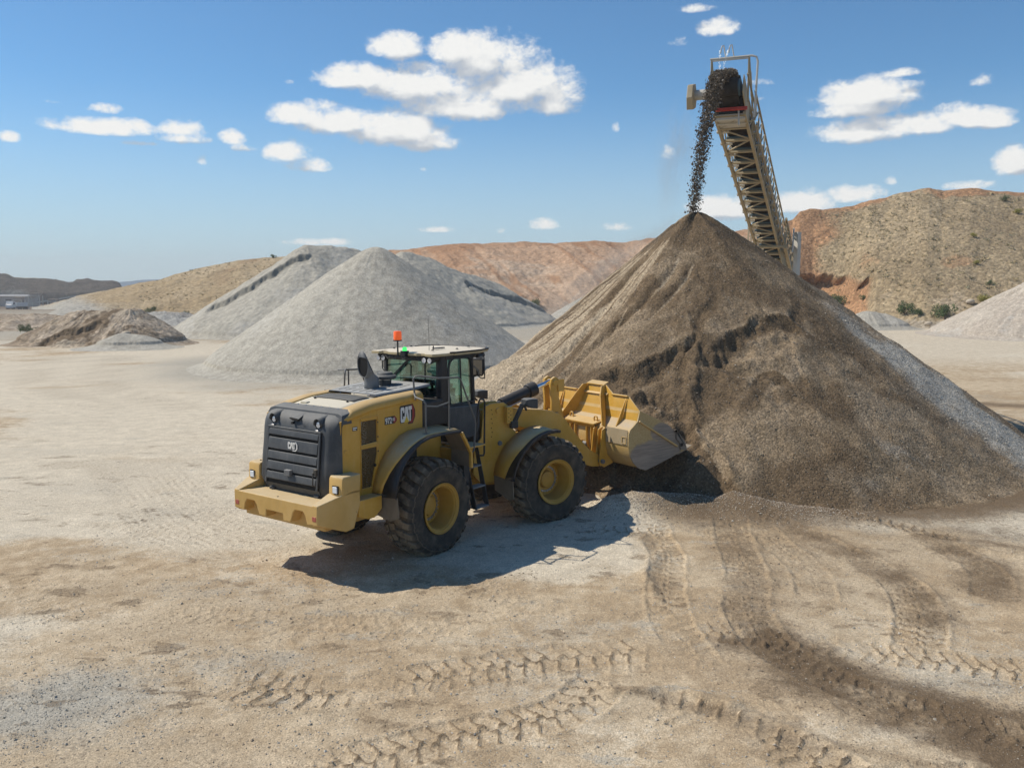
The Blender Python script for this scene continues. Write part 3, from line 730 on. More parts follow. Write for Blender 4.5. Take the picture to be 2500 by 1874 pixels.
# stones on the camera-facing flank
n = 70000
th = rng.uniform(-175, -5, n) * np.pi / 180; r = 10.9 * np.sqrt(rng.uniform(.004, 1, n))
x = PC[0] + r * np.cos(th); y = PC[1] + r * np.sin(th); z = pile_h(x, y)
mk = pile_mask(x, y)
sz = np.clip(rng.lognormal(math.log(.0115), .42, n), .006, .05)
keep = (z > 0.01) & (rng.uniform(0, 1, n) < .28 + .5 * mk[:, 1] + .25 * (1 - mk[:, 2])) & (mk[:, 2] < .9)
isg = mk[:, 1] > .45
P3 = np.stack([x, y, z + sz * .2], -1)
stones('pile_stones', P3[keep & isg], sz[keep & isg], M['stone_grey'], 'grey stones on the fresh pale streaks of the tall brown pile', 'gravel')
stones('pile_stones', P3[keep & ~isg], sz[keep & ~isg], M['stone_brown'], 'brown wet stones covering the tall conveyor pile', 'gravel')
# stones on the spill in front of the bucket
n = 9000
s_ = rng.uniform(0, 1, n); k = (s_ * (len(SPILL) - 1)).astype(int); SP = np.array(SPILL)
base = SP[k] + rng.normal(0, .45, (n, 2)); pz = ground_h(base[:, 0], base[:, 1])
sz = np.clip(rng.lognormal(math.log(.011), .35, n), .006, .035)
stones('spilled_gravel', np.stack([base[:, 0], base[:, 1], pz + sz * .2], -1), sz, M['stone_tan'], 'low heap of spilled gravel beside the front wheel and bucket', 'gravel')

# ------------------------------------------------------------------ other stockpiles
def ridge_pile(name, pts, slope, ext, mat, label, seed, nx=260, ny=200, amp=.12, streak=.1, mask=None, cut=None):
    """pts: (x, y, z) along the crest; height falls off at the angle of repose"""
    P = np.array(pts, float)
    m = max(P[:, 2]) / slope + ext
    xs_ = np.linspace(P[:, 0].min() - m, P[:, 0].max() + m, nx); ys_ = np.linspace(P[:, 1].min() - m, P[:, 1].max() + m, ny)
    x, y = np.meshgrid(xs_, ys_, indexing='xy')
    z = np.full(x.shape, -5.0); lat = np.zeros(x.shape)
    if len(P) == 1: P = np.vstack([P, P + [[.01, 0, 0]]])
    sacc = 0
    for a, b in zip(P[:-1], P[1:]):
        d = b[:2] - a[:2]; L = max(np.hypot(*d), 1e-6)
        t = np.clip(((x - a[0]) * d[0] + (y - a[1]) * d[1]) / L**2, 0, 1)
        qx, qy = x - a[0] - t * d[0], y - a[1] - t * d[1]
        rr = np.sqrt(qx**2 + qy**2 + .25)
        zz = a[2] + t * (b[2] - a[2]) - slope * (rr - .4)
        ang = np.arctan2(qy, qx)
        mm = zz > z; lat = np.where(mm, ang * 3 + (sacc + t * L) * .5, lat); z = np.where(mm, zz, z); sacc += L
    z0 = z.copy()
    z = np.where(z < .5, .5 * np.exp((z - .5) / .5) - .12, z)
    sc_ = sstep(z0, 0, 1.0)
    z = z + streak * fbm(lat * 2.5, z0 * .3, 4, seed) * sc_ + amp * fbm(x * .35, y * .35, 4, seed + 1) * sc_ + .25 * amp * fbm(x * 2, y * 2, 3, seed + 2) * sc_
    mk = np.zeros(x.shape + (4,))
    if cut:
        for pl, sg, dep, reach, col in cut:
            wx = x + .7 * fbm(x * .6, y * .6, 4, seed + 5, .6); wy = y + .7 * fbm(x * .6, y * .6, 4, seed + 6, .6)
            d, s, side, L = polydist(wx, wy, pl); e = sstep(s, 0, 1) * (1 - sstep(s, L - 1, L)); sd_ = d * side * sg
            z = z - dep * e * sstep(sd_, -.05, .4) * np.exp(-np.maximum(sd_, 0) / reach)
            mk[..., 0] = np.maximum(mk[..., 0], col * e * np.exp(-((sd_ - .25) / .5) ** 2))
    if mask: mk = mask(x, y, z0, mk)
    mk[..., 3] = 1
    keepv = z > -.4
    F = grid_faces(ny, nx); F = F[keepv.ravel()[F].any(1)]
    used, inv = np.unique(F, return_inverse=True)
    V = np.stack([x, y, z], -1).reshape(-1, 3)[used]
    o = np_mesh(name, V, inv.reshape(F.shape), mat, True, {'mask': mk.reshape(-1, 4)[used]})
    return tag(o, label, 'gravel pile', 'stockpiles of gravel')
def at(u, v, Yd):
    d = px_dir(u, v); t = Yd / d[1]; return (d[0] * t, Yd, CAMH + d[2] * t)
def gy(v, u=1106):
    d = px_dir(u, v); return d[1] * (-CAMH / d[2])
a = at(812, 532, 52.5)
def gm(x, y, z0, mk):
    mk[..., 1] = .5 * sstep(fbm(x * .3, y * .3, 3, 3), -.1, .5); mk[..., 2] = .35 * sstep(fbm(x * .2 + 5, y * .3, 3, 8), .1, .5); return mk
ridge_pile('gravel_pile', [(a[0], a[1], a[2] + .1)], .70, 2.5, M['grey_pile'], 'smooth grey cone of crushed stone right behind the loader cab', 101, 420, 420, .12, .045, gm)
r1, r2 = at(662, 529, 88), at(765, 534, 91)
cutA = [[(-20.5, 84.2), (-18.5, 85.0), (-16.0, 86.2), (-13.8, 87.3)], 1, .9, 3.5, 1.0]
ridge_pile('gravel_pile', [(r1[0], r1[1], r1[2]), (r1[0] + 3, 89.5, r1[2] - .1), (r2[0], r2[1], r2[2] - .1)], .66, 3, M['grey_fine'], 'large pale grey sand pile with a long dark slump scar, left of the grey cone', 111, 420, 330, .25, .07, gm,
           cut=[([(r1[0] - 8.6, 82.8), (r1[0] - 6.2, 83.2), (r1[0] - 3.8, 84.0), (r1[0] - 1.2, 85.4), (r1[0] + 1.4, 86.4)], 1, .5, 3.0, .8)])
q = [at(870, 543, 99), at(930, 560, 101), at(1000, 586, 104), at(1060, 606, 107), at(1100, 628, 109), at(1150, 665, 112)]
ridge_pile('gravel_pile', q, .62, 3, M['grey_fine'], 'long grey sand ridge sloping down to the right behind the grey cone', 121, 420, 300, .30, .08, gm,
           cut=[([(q[2][0] + .5, q[2][1] - 3.5), (q[3][0] + .8, q[3][1] - 3.8), (q[4][0] + 1.5, q[4][1] - 3.2), (q[5][0] + 1.5, q[5][1] - 2.2)], 1, .5, 2.5, .8),
                ([(q[2][0] + .3, q[2][1] - 3.6), (q[2][0] + 1.0, q[2][1] - 6.0), (q[2][0] + 2.6, q[2][1] - 7.5)], -1, .5, 2, .9)])
a = at(1262, 655, 118)
ridge_pile('gravel_pile', [(a[0], a[1], 3.0), (a[0] + 4, a[1] + 2, 3.4)], .6, 2, M['grey_pile'], 'small pale grey heap at the red bank foot, half hidden by the brown pile', 131, 120, 120, .15, .15, gm)
def pm(x, y, z0, mk):
    mk[..., 2] = .55; mk[..., 1] = .5 * sstep(fbm(x * .3, y * .3, 3, 3), -.1, .4); return mk
M['pinkgrey'] = earth('pinkish_grey_gravel', (.40, .345, .28), (.44, .39, .32), (.3, .25, .2), (.38, .36, .32), (.47, .40, .32), .12, 9, .16, .5, fine=.03)
ridge_pile('gravel_pile', [(50.5, 82, 6.2), (58, 86, 7.0)], .56, 3, M['pinkgrey'], 'pale pinkish gravel pile entering at the right edge of the view', 141, 260, 240, .15, .25, gm)
m1, m2, m3 = at(135, 676, 71), at(200, 668, 70.5), at(283, 672, 70)
def dm(x, y, z0, mk):
    mk[..., 0] = np.maximum(mk[..., 0], .8 * sstep(fbm(x * .7, y * .7, 4, 3), -.05, .45)); mk[..., 2] = .6 * sstep(fbm(x * .5 + 5, y * .5, 3, 8), .1, .5); return mk
ridge_pile('soil_mound', [(m1[0], m1[1], m1[2] - .1), m2, (m3[0], m3[1], m3[2] + .1)], .62, 1.5, M['dirt_mound'], 'lumpy brown mound of dug soil on the left side of the yard', 151, 340, 240, .42, .14, dm,
           cut=[([(m1[0] - .5, 67.2), (m1[0] + 1.5, 67.6), (m1[0] + 3.2, 68.2), (m1[0] + 4.8, 68.6)], 1, .5, 1.4, 1.0)])
a = at(285, 722, 66)
ridge_pile('gravel_pile', [(a[0] - .6, a[1], 1.15), (a[0] + .6, a[1], 1.0)], .42, 1, M['grey_pile'], 'little grey gravel heap in front of the brown soil mound', 161, 120, 100, .05, .05, gm)
a = at(1905, 700, 92)
ridge_pile('gravel_pile', [(a[0] - .3, a[1] + 3, 1.9), (a[0] + 1.2, a[1] + 3, 1.7)], .5, 1.5, M['grey_pile'], 'low grey heap at the foot of the scrub hill on the right', 171, 120, 100, .12, .12, gm)

# ------------------------------------------------------------------ hills
HILL = {}
def hill(name, skyl, basel, Dr, mat, seed, nu=420, nv=90, amp=1.0, prof=1.0, gully=.5, back=1.6, mask=None, nfreq=.12, skirt=8):
    us = np.linspace(skyl[0][0], skyl[-1][0], nu)
    sk = np.interp(us, [p[0] for p in skyl], [p[1] for p in skyl]); bs = np.interp(us, [p[0] for p in basel], [p[1] for p in basel])
    sk = sk + 1.2 * fbm(us * .035, us * 0, 4, seed + 9)
    Dv = np.array([Dr(u) if callable(Dr) else Dr for u in us])
    vs = np.concatenate([np.linspace(-.06, 1, nv), 1 + (back - 1) * np.linspace(.02, 1, 14)])
    U, V = np.meshgrid(np.arange(nu), vs, indexing='xy')
    x = np.zeros(U.shape); y = np.zeros(U.shape); z = np.zeros(U.shape)
    for i, u in enumerate(us):
        d = px_dir(u, sk[i]); zr = CAMH + d[2] * Dv[i] / d[1]; Y0 = gy(bs[i], u)
        Y0 = min(Y0, Dv[i] - 4)
        Yv = Y0 + (Dv[i] - Y0) * np.minimum(vs, 1) + np.maximum(vs - 1, 0) * (Dv[i] - Y0) * 2
        t = np.clip(vs, 0, 1)
        zz = zr * t ** prof - np.where(vs < 0, -vs * skirt, 0) - np.maximum(vs - 1, 0) * zr * .9
        x[:, i] = d[0] / d[1] * Yv; y[:, i] = Yv; z[:, i] = zz
    env = sstep(V, .0, .15) * (1 - .75 * sstep(V, .85, 1.0))
    g1 = ridged((x + .35 * y) * nfreq * 1.6, V * 1.3, 4, seed) * gully
    z = z + env * (amp * fbm(x * nfreq, y * nfreq, 5, seed + 1) + g1 + .25 * amp * fbm(x * .9, y * .9, 3, seed + 2)) + .10 * fbm(x * .8, y * .8, 3, seed + 3) * (V > .9)
    mk = np.zeros(x.shape + (4,)); UP = us[None, :] + 0 * V
    if mask: mk, dz, dy = mask(UP, V, x, y, z, mk); z = z + dz; y = y + dy
    mk[..., 3] = 1
    o = np_mesh(name, np.stack([x, y, z], -1).reshape(-1, 3), grid_faces(*x.shape), mat, True, {'mask': mk.reshape(-1, 4)})
    tag(o, kind='structure')
    HILL[name] = (us, vs, x, y, z)
    return o
def h_red(U, V, x, y, z, mk):
    # a cut bench near the right end whose end wall faces away from the sun
    e = sstep(U + 8 * fbm(V * 6, U * 0, 3, 5), 1284, 1290) * sstep(V, .35, .42) * (1 - sstep(V, .82, .86)) * (1 - sstep(U, 1440, 1500))
    e2 = sstep(U - (1 - V) * 250 + 8 * fbm(V * 8, U * 0, 3, 6), 1330, 1342) * sstep(V, .6, .7) * (1 - sstep(U, 1500, 1560))
    w = e * 0
    mk[..., 0] = .6 * sstep(ridged(x * .25 + V * 3, V * 1.2, 3, 7), .2, .7) + .5 * sstep(V, .82, .95)
    mk[..., 2] = .5 * sstep(fbm(x * .08, y * .3, 3, 9), 0, .5) * (1 - sstep(V, .7, .9))
    mk[..., 1] = .6 * (1 - sstep(V, .0, .2))
    return mk, -.5 * w, 2.0 * w
hill('red_bank', [(700,548),(780,542),(880,538),(940,531),(1000,527),(1080,525),(1130,522),(1200,526),(1245,523),(1290,519),(1350,523),(1400,516),(1460,510),(1520,505),(1590,498),(1640,492),(1700,500),(1800,520)],
     [(700,690),(1000,692),(1170,688),(1400,686),(1800,680)], 156, M['red_hill'], 201, 620, 110, .7, .85, .45, mask=h_red)
def h_tan(U, V, x, y, z, mk):
    mk[..., 0] = .6 * sstep(fbm(x * .12, y * .12, 4, 7), .0, .5) * sstep(U, 380, 520)
    mk[..., 1] = .7 * (1 - sstep(U + 90 * V, 190, 330)) + .4 * (1 - sstep(V, 0, .12))
    return mk, 0, 0
hill('grassy_bank', [(70,690),(105,672),(130,652),(165,640),(230,628),(262,620),(300,609),(340,604),(380,592),(430,579),(470,571),(520,562),(560,558),(600,556),(660,547),(740,545),(820,548)],
     [(70,692),(160,690),(300,684),(420,684),(820,688)], 158, M['tan_hill'], 211, 480, 90, .6, .8, .2, mask=h_tan)
def h_scrub(U, V, x, y, z, mk):
    # red eroded cliff low on the left end
    c = sstep(U + 6 * fbm(V * 9, U * 0, 3, 5), 1700, 1712) * (1 - sstep(U - 60 * V, 1872, 1892)) 
    edge = .36 + .05 * fbm(U * .03, V * 0, 4, 15) - .0006 * (U - 1700)
    cl = c * (1 - sstep(V, edge, edge + .035)); pit = cl * sstep(V, .02, .2)
    mk[..., 0] = np.maximum(.95 * c * sstep(edge + .05 - V, 0, .05), .9 * sstep(V + .12 * fbm(x * .2, y * .2, 3, 4), .88, 1.0))
    mk[..., 0] = np.maximum(mk[..., 0], .8 * (1 - sstep(U + 40 * fbm(V * 4, U * .01, 3, 8), 1740, 1850)))
    mk[..., 0] = np.maximum(mk[..., 0], .5 * sstep(fbm(x * .15, y * .15, 4, 12), .25, .55))
    mk[..., 1] = .6 * (1 - sstep(V, .0, .09)); mk[..., 2] = .6 * sstep(fbm(x * .2, y * .2, 3, 19), .1, .5) * (1 - sstep(V, .1, .35))
    dz = -1.0 * pit + .25 * ridged(x * .5, z * .5, 3, 21) * cl
    return mk, dz, 2.6 * pit
hill('scrub_hill', [(1660,560),(1676,520),(1690,480),(1712,474),(1728,456),(1752,450),(1775,451),(1815,449),(1850,442),(1880,433),(1915,428),(1940,420),(1965,416),(1990,409),(2010,406),(2040,411),(2070,408),(2100,406),(2150,411),(2200,414),(2260,420),(2400,410),(2600,420),(2800,450)],
     [(1660,694),(1760,692),(1830,696),(1900,703),(2010,708),(2200,712),(2800,715)], 128, M['scrub_hill'], 221, 620, 130, .6, .92, .28, mask=h_scrub, nfreq=.14)
def h_dark(U, V, x, y, z, mk):
    mk[..., 2] = .95 * sstep(V + .25 * fbm(x * .02, y * .02, 4, 5), .86, .98); mk[..., 1] = .7 * sstep(fbm(x * .03, V * 4, 4, 6), .1, .4) * (1 - sstep(V, .3, .7))
    return mk, 0, 0
def h_bank(U, V, x, y, z, mk):
    mk[..., 0] = .7 * sstep(fbm(x * .3, V * 3, 4, 7), .0, .4); mk[..., 2] = .5 * sstep(fbm(x * .2, V * 2, 4, 9), .0, .4)
    return mk, .35 * ridged(x * .35, V * 2, 4, 33) * sstep(V, .1, .4), 0
hill('dirt_bank', [(-700,676),(-200,682),(0,685),(40,684),(75,681),(105,683),(135,687),(165,697),(185,706)], [(-700,722),(0,716),(120,712),(185,708)], 104, M['dirt_mound'], 251, 260, 40, .35, .7, .2, nfreq=.2, mask=h_bank)
def h_bank2(U, V, x, y, z, mk):
    mk[..., 1] = .8 + 0 * x; mk[..., 0] = .4 * sstep(fbm(x * .3, V * 3, 4, 17), .0, .4)
    return mk, .4 * ridged(x * .4, V * 2, 4, 35) * sstep(V, .1, .4), 0
hill('cut_bank', [(285,700),(310,684),(345,680),(390,681),(420,684),(450,690)], [(285,706),(370,704),(450,700)], 118, M['dirt_mound'], 261, 160, 30, .3, .7, .2, nfreq=.3, mask=h_bank2)
hill('quarry_face', [(-900,590),(-400,585),(-100,588),(0,591),(14,591),(30,599),(60,601),(100,601),(130,606),(150,612),(166,607),(200,607),(245,605),(258,610),(275,640)],
     [(-900,636),(0,635),(275,635)], 430, M['dark_hill'], 231, 300, 50, 2.5, .55, 1.6, nfreq=.03, mask=h_dark, skirt=120)
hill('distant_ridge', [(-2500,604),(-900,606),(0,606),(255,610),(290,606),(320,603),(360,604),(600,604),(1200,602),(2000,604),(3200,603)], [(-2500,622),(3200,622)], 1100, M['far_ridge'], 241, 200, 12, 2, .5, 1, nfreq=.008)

# ------------------------------------------------------------------ vegetation and rocks
def on_hill(name, u, v):
    us, vs, x, y, z = HILL[name]
    i = int(np.argmin(np.abs(us - u)))
    c, s_ = math.cos(PITCH), math.sin(PITCH)
    d = y[:, i] * c - (z[:, i] - CAMH) * s_; up = y[:, i] * s_ + (z[:, i] - CAMH) * c
    vv = (937 - FPX * up / d) * 2212 / 2500
    j = int(np.argmin(np.abs(vv - v)[:-14])); return (float(x[j, i]), float(y[j, i]), float(z[j, i]))
def shrub(p, r, hgt, mat, label, seed, n=1100):
    rs = np.random.default_rng(seed)
    root = empty('shrub', p); tag(root, label, 'shrub', 'shrubs along the foot of the slopes')
    nb = 9; cen = np.stack([rs.normal(0, .45 * r, nb), rs.normal(0, .45 * r, nb), rs.uniform(.25, .8, nb) * hgt], -1)
    k = rs.integers(0, nb, n); dirs = rs.normal(0, 1, (n, 3)); dirs /= np.linalg.norm(dirs, axis=1)[:, None]
    P = cen[k] + dirs * (rs.uniform(.2, 1, (n, 1)) ** .5) * np.array([r * .5, r * .5, hgt * .38]); P[:, 2] = np.abs(P[:, 2])
    a = rs.normal(0, 1, (n, 3)); a /= np.linalg.norm(a, axis=1)[:, None]; b = np.cross(a, dirs); sz = r * rs.uniform(.05, .12, (n, 1))
    V = np.stack([P - a * sz, P + b * sz * .5, P + a * sz, P - b * sz * .5], 1).reshape(-1, 3)
    np_mesh('foliage', V, np.arange(4 * n).reshape(-1, 4), mat, False, None, root)
    mb = MB()
    for q in range(7): mb.tube([(0, 0, -.1), tuple(cen[q] * .5), tuple(cen[q])], [.03 * r + .01, .02 * r, .008], 5)
    mb.build('stem', M['stem'], root, smooth=0)
    return root
px_m = lambda Y: Y / FPX * 2500 / 2212
SH = [('scrub_hill',1832,662,18,'M','round dark green shrub at the foot of the red eroded cliff'),('scrub_hill',1968,678,19,'M','dark green shrub at the hill foot, the wider of two close together'),
 ('scrub_hill',1998,682,12,'M','small bright green shrub just right of a wider dark one at the hill foot'),('scrub_hill',2058,690,22,'M','largest dark green shrub at the foot of the scrub hill'),
 ('scrub_hill',2086,694,10,'M','small shrub hugging the right side of the largest shrub'),('scrub_hill',1763,634,9,'M','tiny dark shrub on the red soil beside the brown pile'),
 ('scrub_hill',2138,652,12,'Y','yellow flowering shrub low on the scrub hill near a pale boulder'),('scrub_hill',2172,434,9,'M','green shrub high up just below the crest of the scrub hill'),
 ('scrub_hill',2202,462,8,'Y','yellowish shrub below the crest near the right edge'),('scrub_hill',2112,512,7,'Y','small yellow bush in the middle of the scrub slope'),
 ('scrub_hill',2150,615,8,'M','dull green bush on the lower scrub slope above the pinkish pile'),('scrub_hill',2118,570,7,'Y','yellow bush right of centre on the scrub slope'),('scrub_hill',1888,648,8,'M','grey green bush on top of the eroded cliff lip'),
 ('grassy_bank',326,678,11,'M','pale green shrub at the foot of the grassy bank'),('grassy_bank',590,557,6,'M','shrub on the skyline where the grassy bank meets the grey pile'),
 ('grassy_bank',395,682,7,'M','small olive shrub at the bank foot beside the grey sand pile'),('red_bank',1158,664,12,'M','olive shrub at the foot of the red bank above the grey sand ridge'),('red_bank',1432,540,5,'M','tiny green shrub near the crest of the red bank')]
for i, (hn, u, v, rp, k, lab) in enumerate(SH):
    p = on_hill(hn, u, v); s = px_m(p[1])
    shrub(p, rp * s * 1.05, rp * s * 1.4, M['leafy'] if k == 'Y' else M['leaf'], lab, 900 + i)
g0 = px_dir(66, 722); t = -CAMH / g0[2]
shrub((g0[0] * t, g0[1] * t, 0), .75, .95, M['leaf'], 'grey green shrub left of the brown soil mound', 950)
def boulder(p, r, label, seed):
    rs = np.random.default_rng(seed); nu_, nv_ = 16, 10
    rings = []
    for j in range(nv_):
        ph = math.pi * (j + .02) / (nv_ - .96)
        rings.append([(p[0] + r * math.sin(ph) * math.cos(2*math.pi*i/nu_) * (1 + .10 * rs.normal()), p[1] + .8 * r * math.sin(ph) * math.sin(2*math.pi*i/nu_), p[2] + .62 * r * math.cos(ph) + .3 * r) for i in range(nu_)])
    o = MB().loft(rings).build('boulder', M['boulder'], None, smooth=60); tag(o, label, 'boulder', 'boulders by the scrub hill'); return o
p = on_hill('scrub_hill', 2107, 655); boulder((p[0], p[1] - .3, p[2]), .48, 'rounded pale boulder lying low on the scrub slope', 1)
p = on_hill('scrub_hill', 2012, 700); boulder((p[0], p[1] - 1.0, max(p[2], .1)), .42, 'grey boulder on the ground between the two shrub clumps', 2)
g0 = px_dir(272, 712); boulder((g0[0] * 66.8 / g0[1], 66.8, .9), .36, 'small pale boulder on the flank of the soil mound', 3)

def tufts(name, hn, urange, vrange, n, size, label, seed, dens=None, mat='grass'):
    us, vs, x, y, z = HILL[hn]; rs = np.random.default_rng(seed)
    ii = rs.uniform(np.searchsorted(us, urange[0]), min(np.searchsorted(us, urange[1]), len(us) - 2), n); j0 = np.searchsorted(vs, vrange[0]); j1 = np.searchsorted(vs, vrange[1]); jj = rs.uniform(j0, j1 - 1.01, n)
    i = ii.astype(int); j = jj.astype(int); fi, fj = ii - i, jj - j
    def s_(A): return (A[j, i] * (1 - fi) + A[j, i + 1] * fi) * (1 - fj) + (A[j + 1, i] * (1 - fi) + A[j + 1, i + 1] * fi) * fj
    P = np.stack([s_(x), s_(y), s_(z)], -1)
    k = rs.uniform(0, 1, n) < .35 + .65 * sstep(fbm(P[:, 0] * .25, P[:, 1] * .25, 3, seed), -.1, .4); P = P[k]; n = len(P)
    nb = 9
    sz = size * rs.lognormal(0, .45, (n, 1, 1))
    a = rs.normal(0, 1, (n, nb, 3)); a[..., 2] = np.abs(a[..., 2]) * .7 + .3; a /= np.linalg.norm(a, axis=2)[..., None]
    w = np.cross(a, rs.normal(0, 1, (n, nb, 3))); w /= np.linalg.norm(w, axis=2)[..., None]
    base = P[:, None] + rs.normal(0, .3, (n, nb, 3)) * sz * [1, 1, .1]
    V = np.stack([base - w * sz * .16, base + w * sz * .16, base + a * sz * .8], 2).reshape(-1, 3)
    o = np_mesh(name, V, np.arange(n * nb * 3).reshape(-1, 3), M[mat], False)
    return tag(o, label, 'scrub', kind='stuff')
M['sage'] = paint('grey_sagebrush', (.31, .29, .19), .9, .3, (.28, .25, .17), spec=.1, scale=.5)
tufts('dry_scrub', 'scrub_hill', (1760, 2700), (.12, .97), 5200, .17, 'dry straw coloured grass clumps all over the scrub hill', 5)
tufts('dry_scrub', 'scrub_hill', (1780, 2700), (.08, .95), 1100, .18, 'grey green sagebrush dotted over the scrub hill', 6, mat='sage')
tufts('dry_scrub', 'grassy_bank', (300, 820), (.05, 1.0), 1500, .17, 'dry grass clumps on the left grassy bank', 7)
print('landscape done')

# ================================================================== wheel loader (local x forward, y left, z up, origin under the rear axle)
ART, PIV = -0.3103, 1.777
L = empty('wheel_loader', (-2.439, 16.2206, 0), 0.9376)
tag(L, 'dusty yellow wheel loader with black cab, pushing its bucket into the brown pile', 'wheel loader')
def fr(o):
    """seat a part on the articulated front frame"""
    c, s_ = math.cos(ART), math.sin(ART)
    o.rotation_euler = (0, 0, ART); o.location = (PIV - PIV * c, -PIV * s_, 0); return o

# ---- wheels
def wheel(x, side, front):
    cy = side * 1.15; hz = .817
    n = 96
    prof = [(-.30,.455),(-.325,.50),(-.345,.58),(-.35,.66),(-.335,.74),(-.31,.79),(-.27,.825),(-.15,.838),(0,.842),(.15,.838),(.27,.825),(.31,.79),(.335,.74),(.35,.66),(.345,.58),(.325,.50),(.30,.455)]
    rimm = MB()
    o_ = side
    R_ = [(.30,.40),(.315,.455),(.345,.462),(.352,.452),(.335,.437),(.325,.425),(.322,.405),(.312,.398),(.300,.396),(.296,.382),(.27,.372),(.05,.345),(-.02,.335),(-.02,.30),(-.02,.19),(.01,.17),(.05,.16),(.065,.12),(.07,.001)]
    rimm.lathe([(a * o_, r) for a, r in R_], (0, 0, 0), 'y', 64)
    rimm.lathe([(-.29 * o_, .455), (-.29 * o_, .36), (.0, .345)], (0, 0, 0), 'y', 48)
    rimm.lathe([(a * o_, r) for a, r in [(-.25,.34),(-.25,.001)]], (0, 0, 0), 'y', 32)
    w = rimm.build('wheel', M['rim'], L, smooth=30)
    nuts = MB(); nuts.lathe([(-.02 * o_, .236), (-.014 * o_, .236), (-.014 * o_, .274), (-.02 * o_, .274)], (0, 0, 0), 'y', 48)
    for q in range(24):
        t = 2 * math.pi * (q + .5) / 24
        nuts.lathe([(-.02 * o_, .017), (.012 * o_, .017), (.012 * o_, .001)], (.255 * math.cos(t), 0, .255 * math.sin(t)), 'y', 6)
    nuts.build('wheel_nuts', M['steel'], w, smooth=0)
    T = MB(); T.lathe(prof, (0, 0, 0), 'y', n)
    # tread blocks: two staggered rows wrapping over the shoulder
    NB = 25
    def rad(yy):
        a = abs(yy); return float(np.interp(a, [0,.15,.27,.31,.335,.35], [.842,.838,.825,.79,.745,.68]))
    for q in range(NB):
        for sd_ in (-1, 1):
            t0 = 2 * math.pi * (q + (.5 if sd_ > 0 else 0)) / NB
            wd = 2 * math.pi / NB
            def blk(ya, yb, sa, sb, wa, wb, h, dirn=1):
                lo, hi = [], []
                k = 6
                for i in range(k + 1):
                    f = i / k; yy = sd_ * (ya + (yb - ya) * f)
                    tt = t0 + dirn * (sa + (sb - sa) * f) * wd; ww = (wa + (wb - wa) * f) * wd / 2
                    r0 = rad(yy) - .01; r1 = rad(yy) + h * (1 if f < .75 else 1 - (f - .75) * 1.2)
                    yo = yy * 1.0 + (sd_ * .012 if abs(yy) > .3 else 0)
                    lo.append([(r0 * math.cos(tt - ww), yy, r0 * math.sin(tt - ww)), (r1 * math.cos(tt - ww * .88), yo, r1 * math.sin(tt - ww * .88)),
                               (r1 * math.cos(tt + ww * .88), yo, r1 * math.sin(tt + ww * .88)), (r0 * math.cos(tt + ww), yy, r0 * math.sin(tt + ww))])
                T.loft(lo)
            blk(.165, .342, .10, .34, .64, .56, .046)
            blk(.012, .150, -.12, .02, .56, .70, .046)
    for P in (T,):
        vv = []
        for (a, b, c) in P.v:
            c2 = c
            if c < -.70:
                k = min(1, (-.70 - c) / .18)
                lim = -.815 if abs(b) < .3 else -.80
                c2 = max(c, lim)
                b = b * (1 + .05 * k)
            vv.append((a, b, c2))
        P.v = vv
    ty = T.build('tyre', M['tyre'], w, smooth=32)
    if front:
        c, s_ = math.cos(ART), math.sin(ART)
        w.location = (PIV + (x - PIV) * c - cy * s_, (x - PIV) * s_ + cy * c, hz); w.rotation_euler = (0, 0, ART)
    else:
        w.location = (x, cy, hz)
    return w
for x_, f_ in ((0, False), (3.517, True)):
    for sd_ in (-1, 1): wheel(x_, sd_, f_)

# ---- counterweight
cw = MB()
def rows(l): return l
# rear bumper beam with three pockets in its lower edge (outline in y, z)
poly = [(-1.05,1.29),(-1.05,1.00),(-.98,.985),(-.80,.965),(-.76,1.10),(-.71,1.165),(-.52,1.165),(-.47,1.12),(-.40,.945),(-.22,.94),(-.21,1.06),(.21,1.06),(.22,.94),(.40,.945),(.47,1.12),(.52,1.165),(.71,1.165),(.76,1.10),(.80,.965),(.98,.985),(1.05,1.00),(1.05,1.29)]
cw.prism('x', poly, -2.5, -2.30)
cw.box(-2.305, -1.75, -1.0, 1.0, .84, 1.285)
cw.box(-1.76, -1.2, -.80, .80, .78, 1.20)
for s in (-1, 1):
    # flared end block: rear edge narrow, widening towards the wheels, with a sloped top up to the horn
    A = [(-2.5, 1.05), (-2.10, 1.19), (-1.70, 1.19), (-1.70, .90), (-2.5, .90)]
    lo = [(-2.499, s * 1.052, .985), (-2.03, s * 1.19, .80), (-1.86, s * 1.19, .84), (-1.70, s * 1.19, 1.22), (-1.70, s * .88, 1.22), (-1.86, s * .88, .84), (-2.03, s * .88, .80), (-2.499, s * .93, .965)]
    hi = [(-2.499, s * 1.052, 1.30), (-2.13, s * 1.19, 1.42), (-1.86, s * 1.19, 1.46), (-1.70, s * 1.19, 1.46), (-1.70, s * .88, 1.46), (-1.86, s * .88, 1.46), (-2.13, s * .88, 1.41), (-2.499, s * .93, 1.30)]
    cw.loft([lo, hi] if s > 0 else [lo[::-1], hi[::-1]])
    h0 = [(-2.10, s * .88), (-2.12, s * 1.0), (-2.09, s * 1.19), (-1.70, s * 1.19), (-1.70, s * .88)]
    if s < 0: h0 = h0[::-1]
    cw.loft([[(a, b, 1.40) for a, b in h0], [(a + .015, b, 1.66) for a, b in h0], [(a * .985 + .01, b * (1.0 if abs(b) < 1.1 else .985), 1.705) for a, b in h0]])
cwo = cw.build('counterweight', M['yellow_cw'], L, bevel=.014)
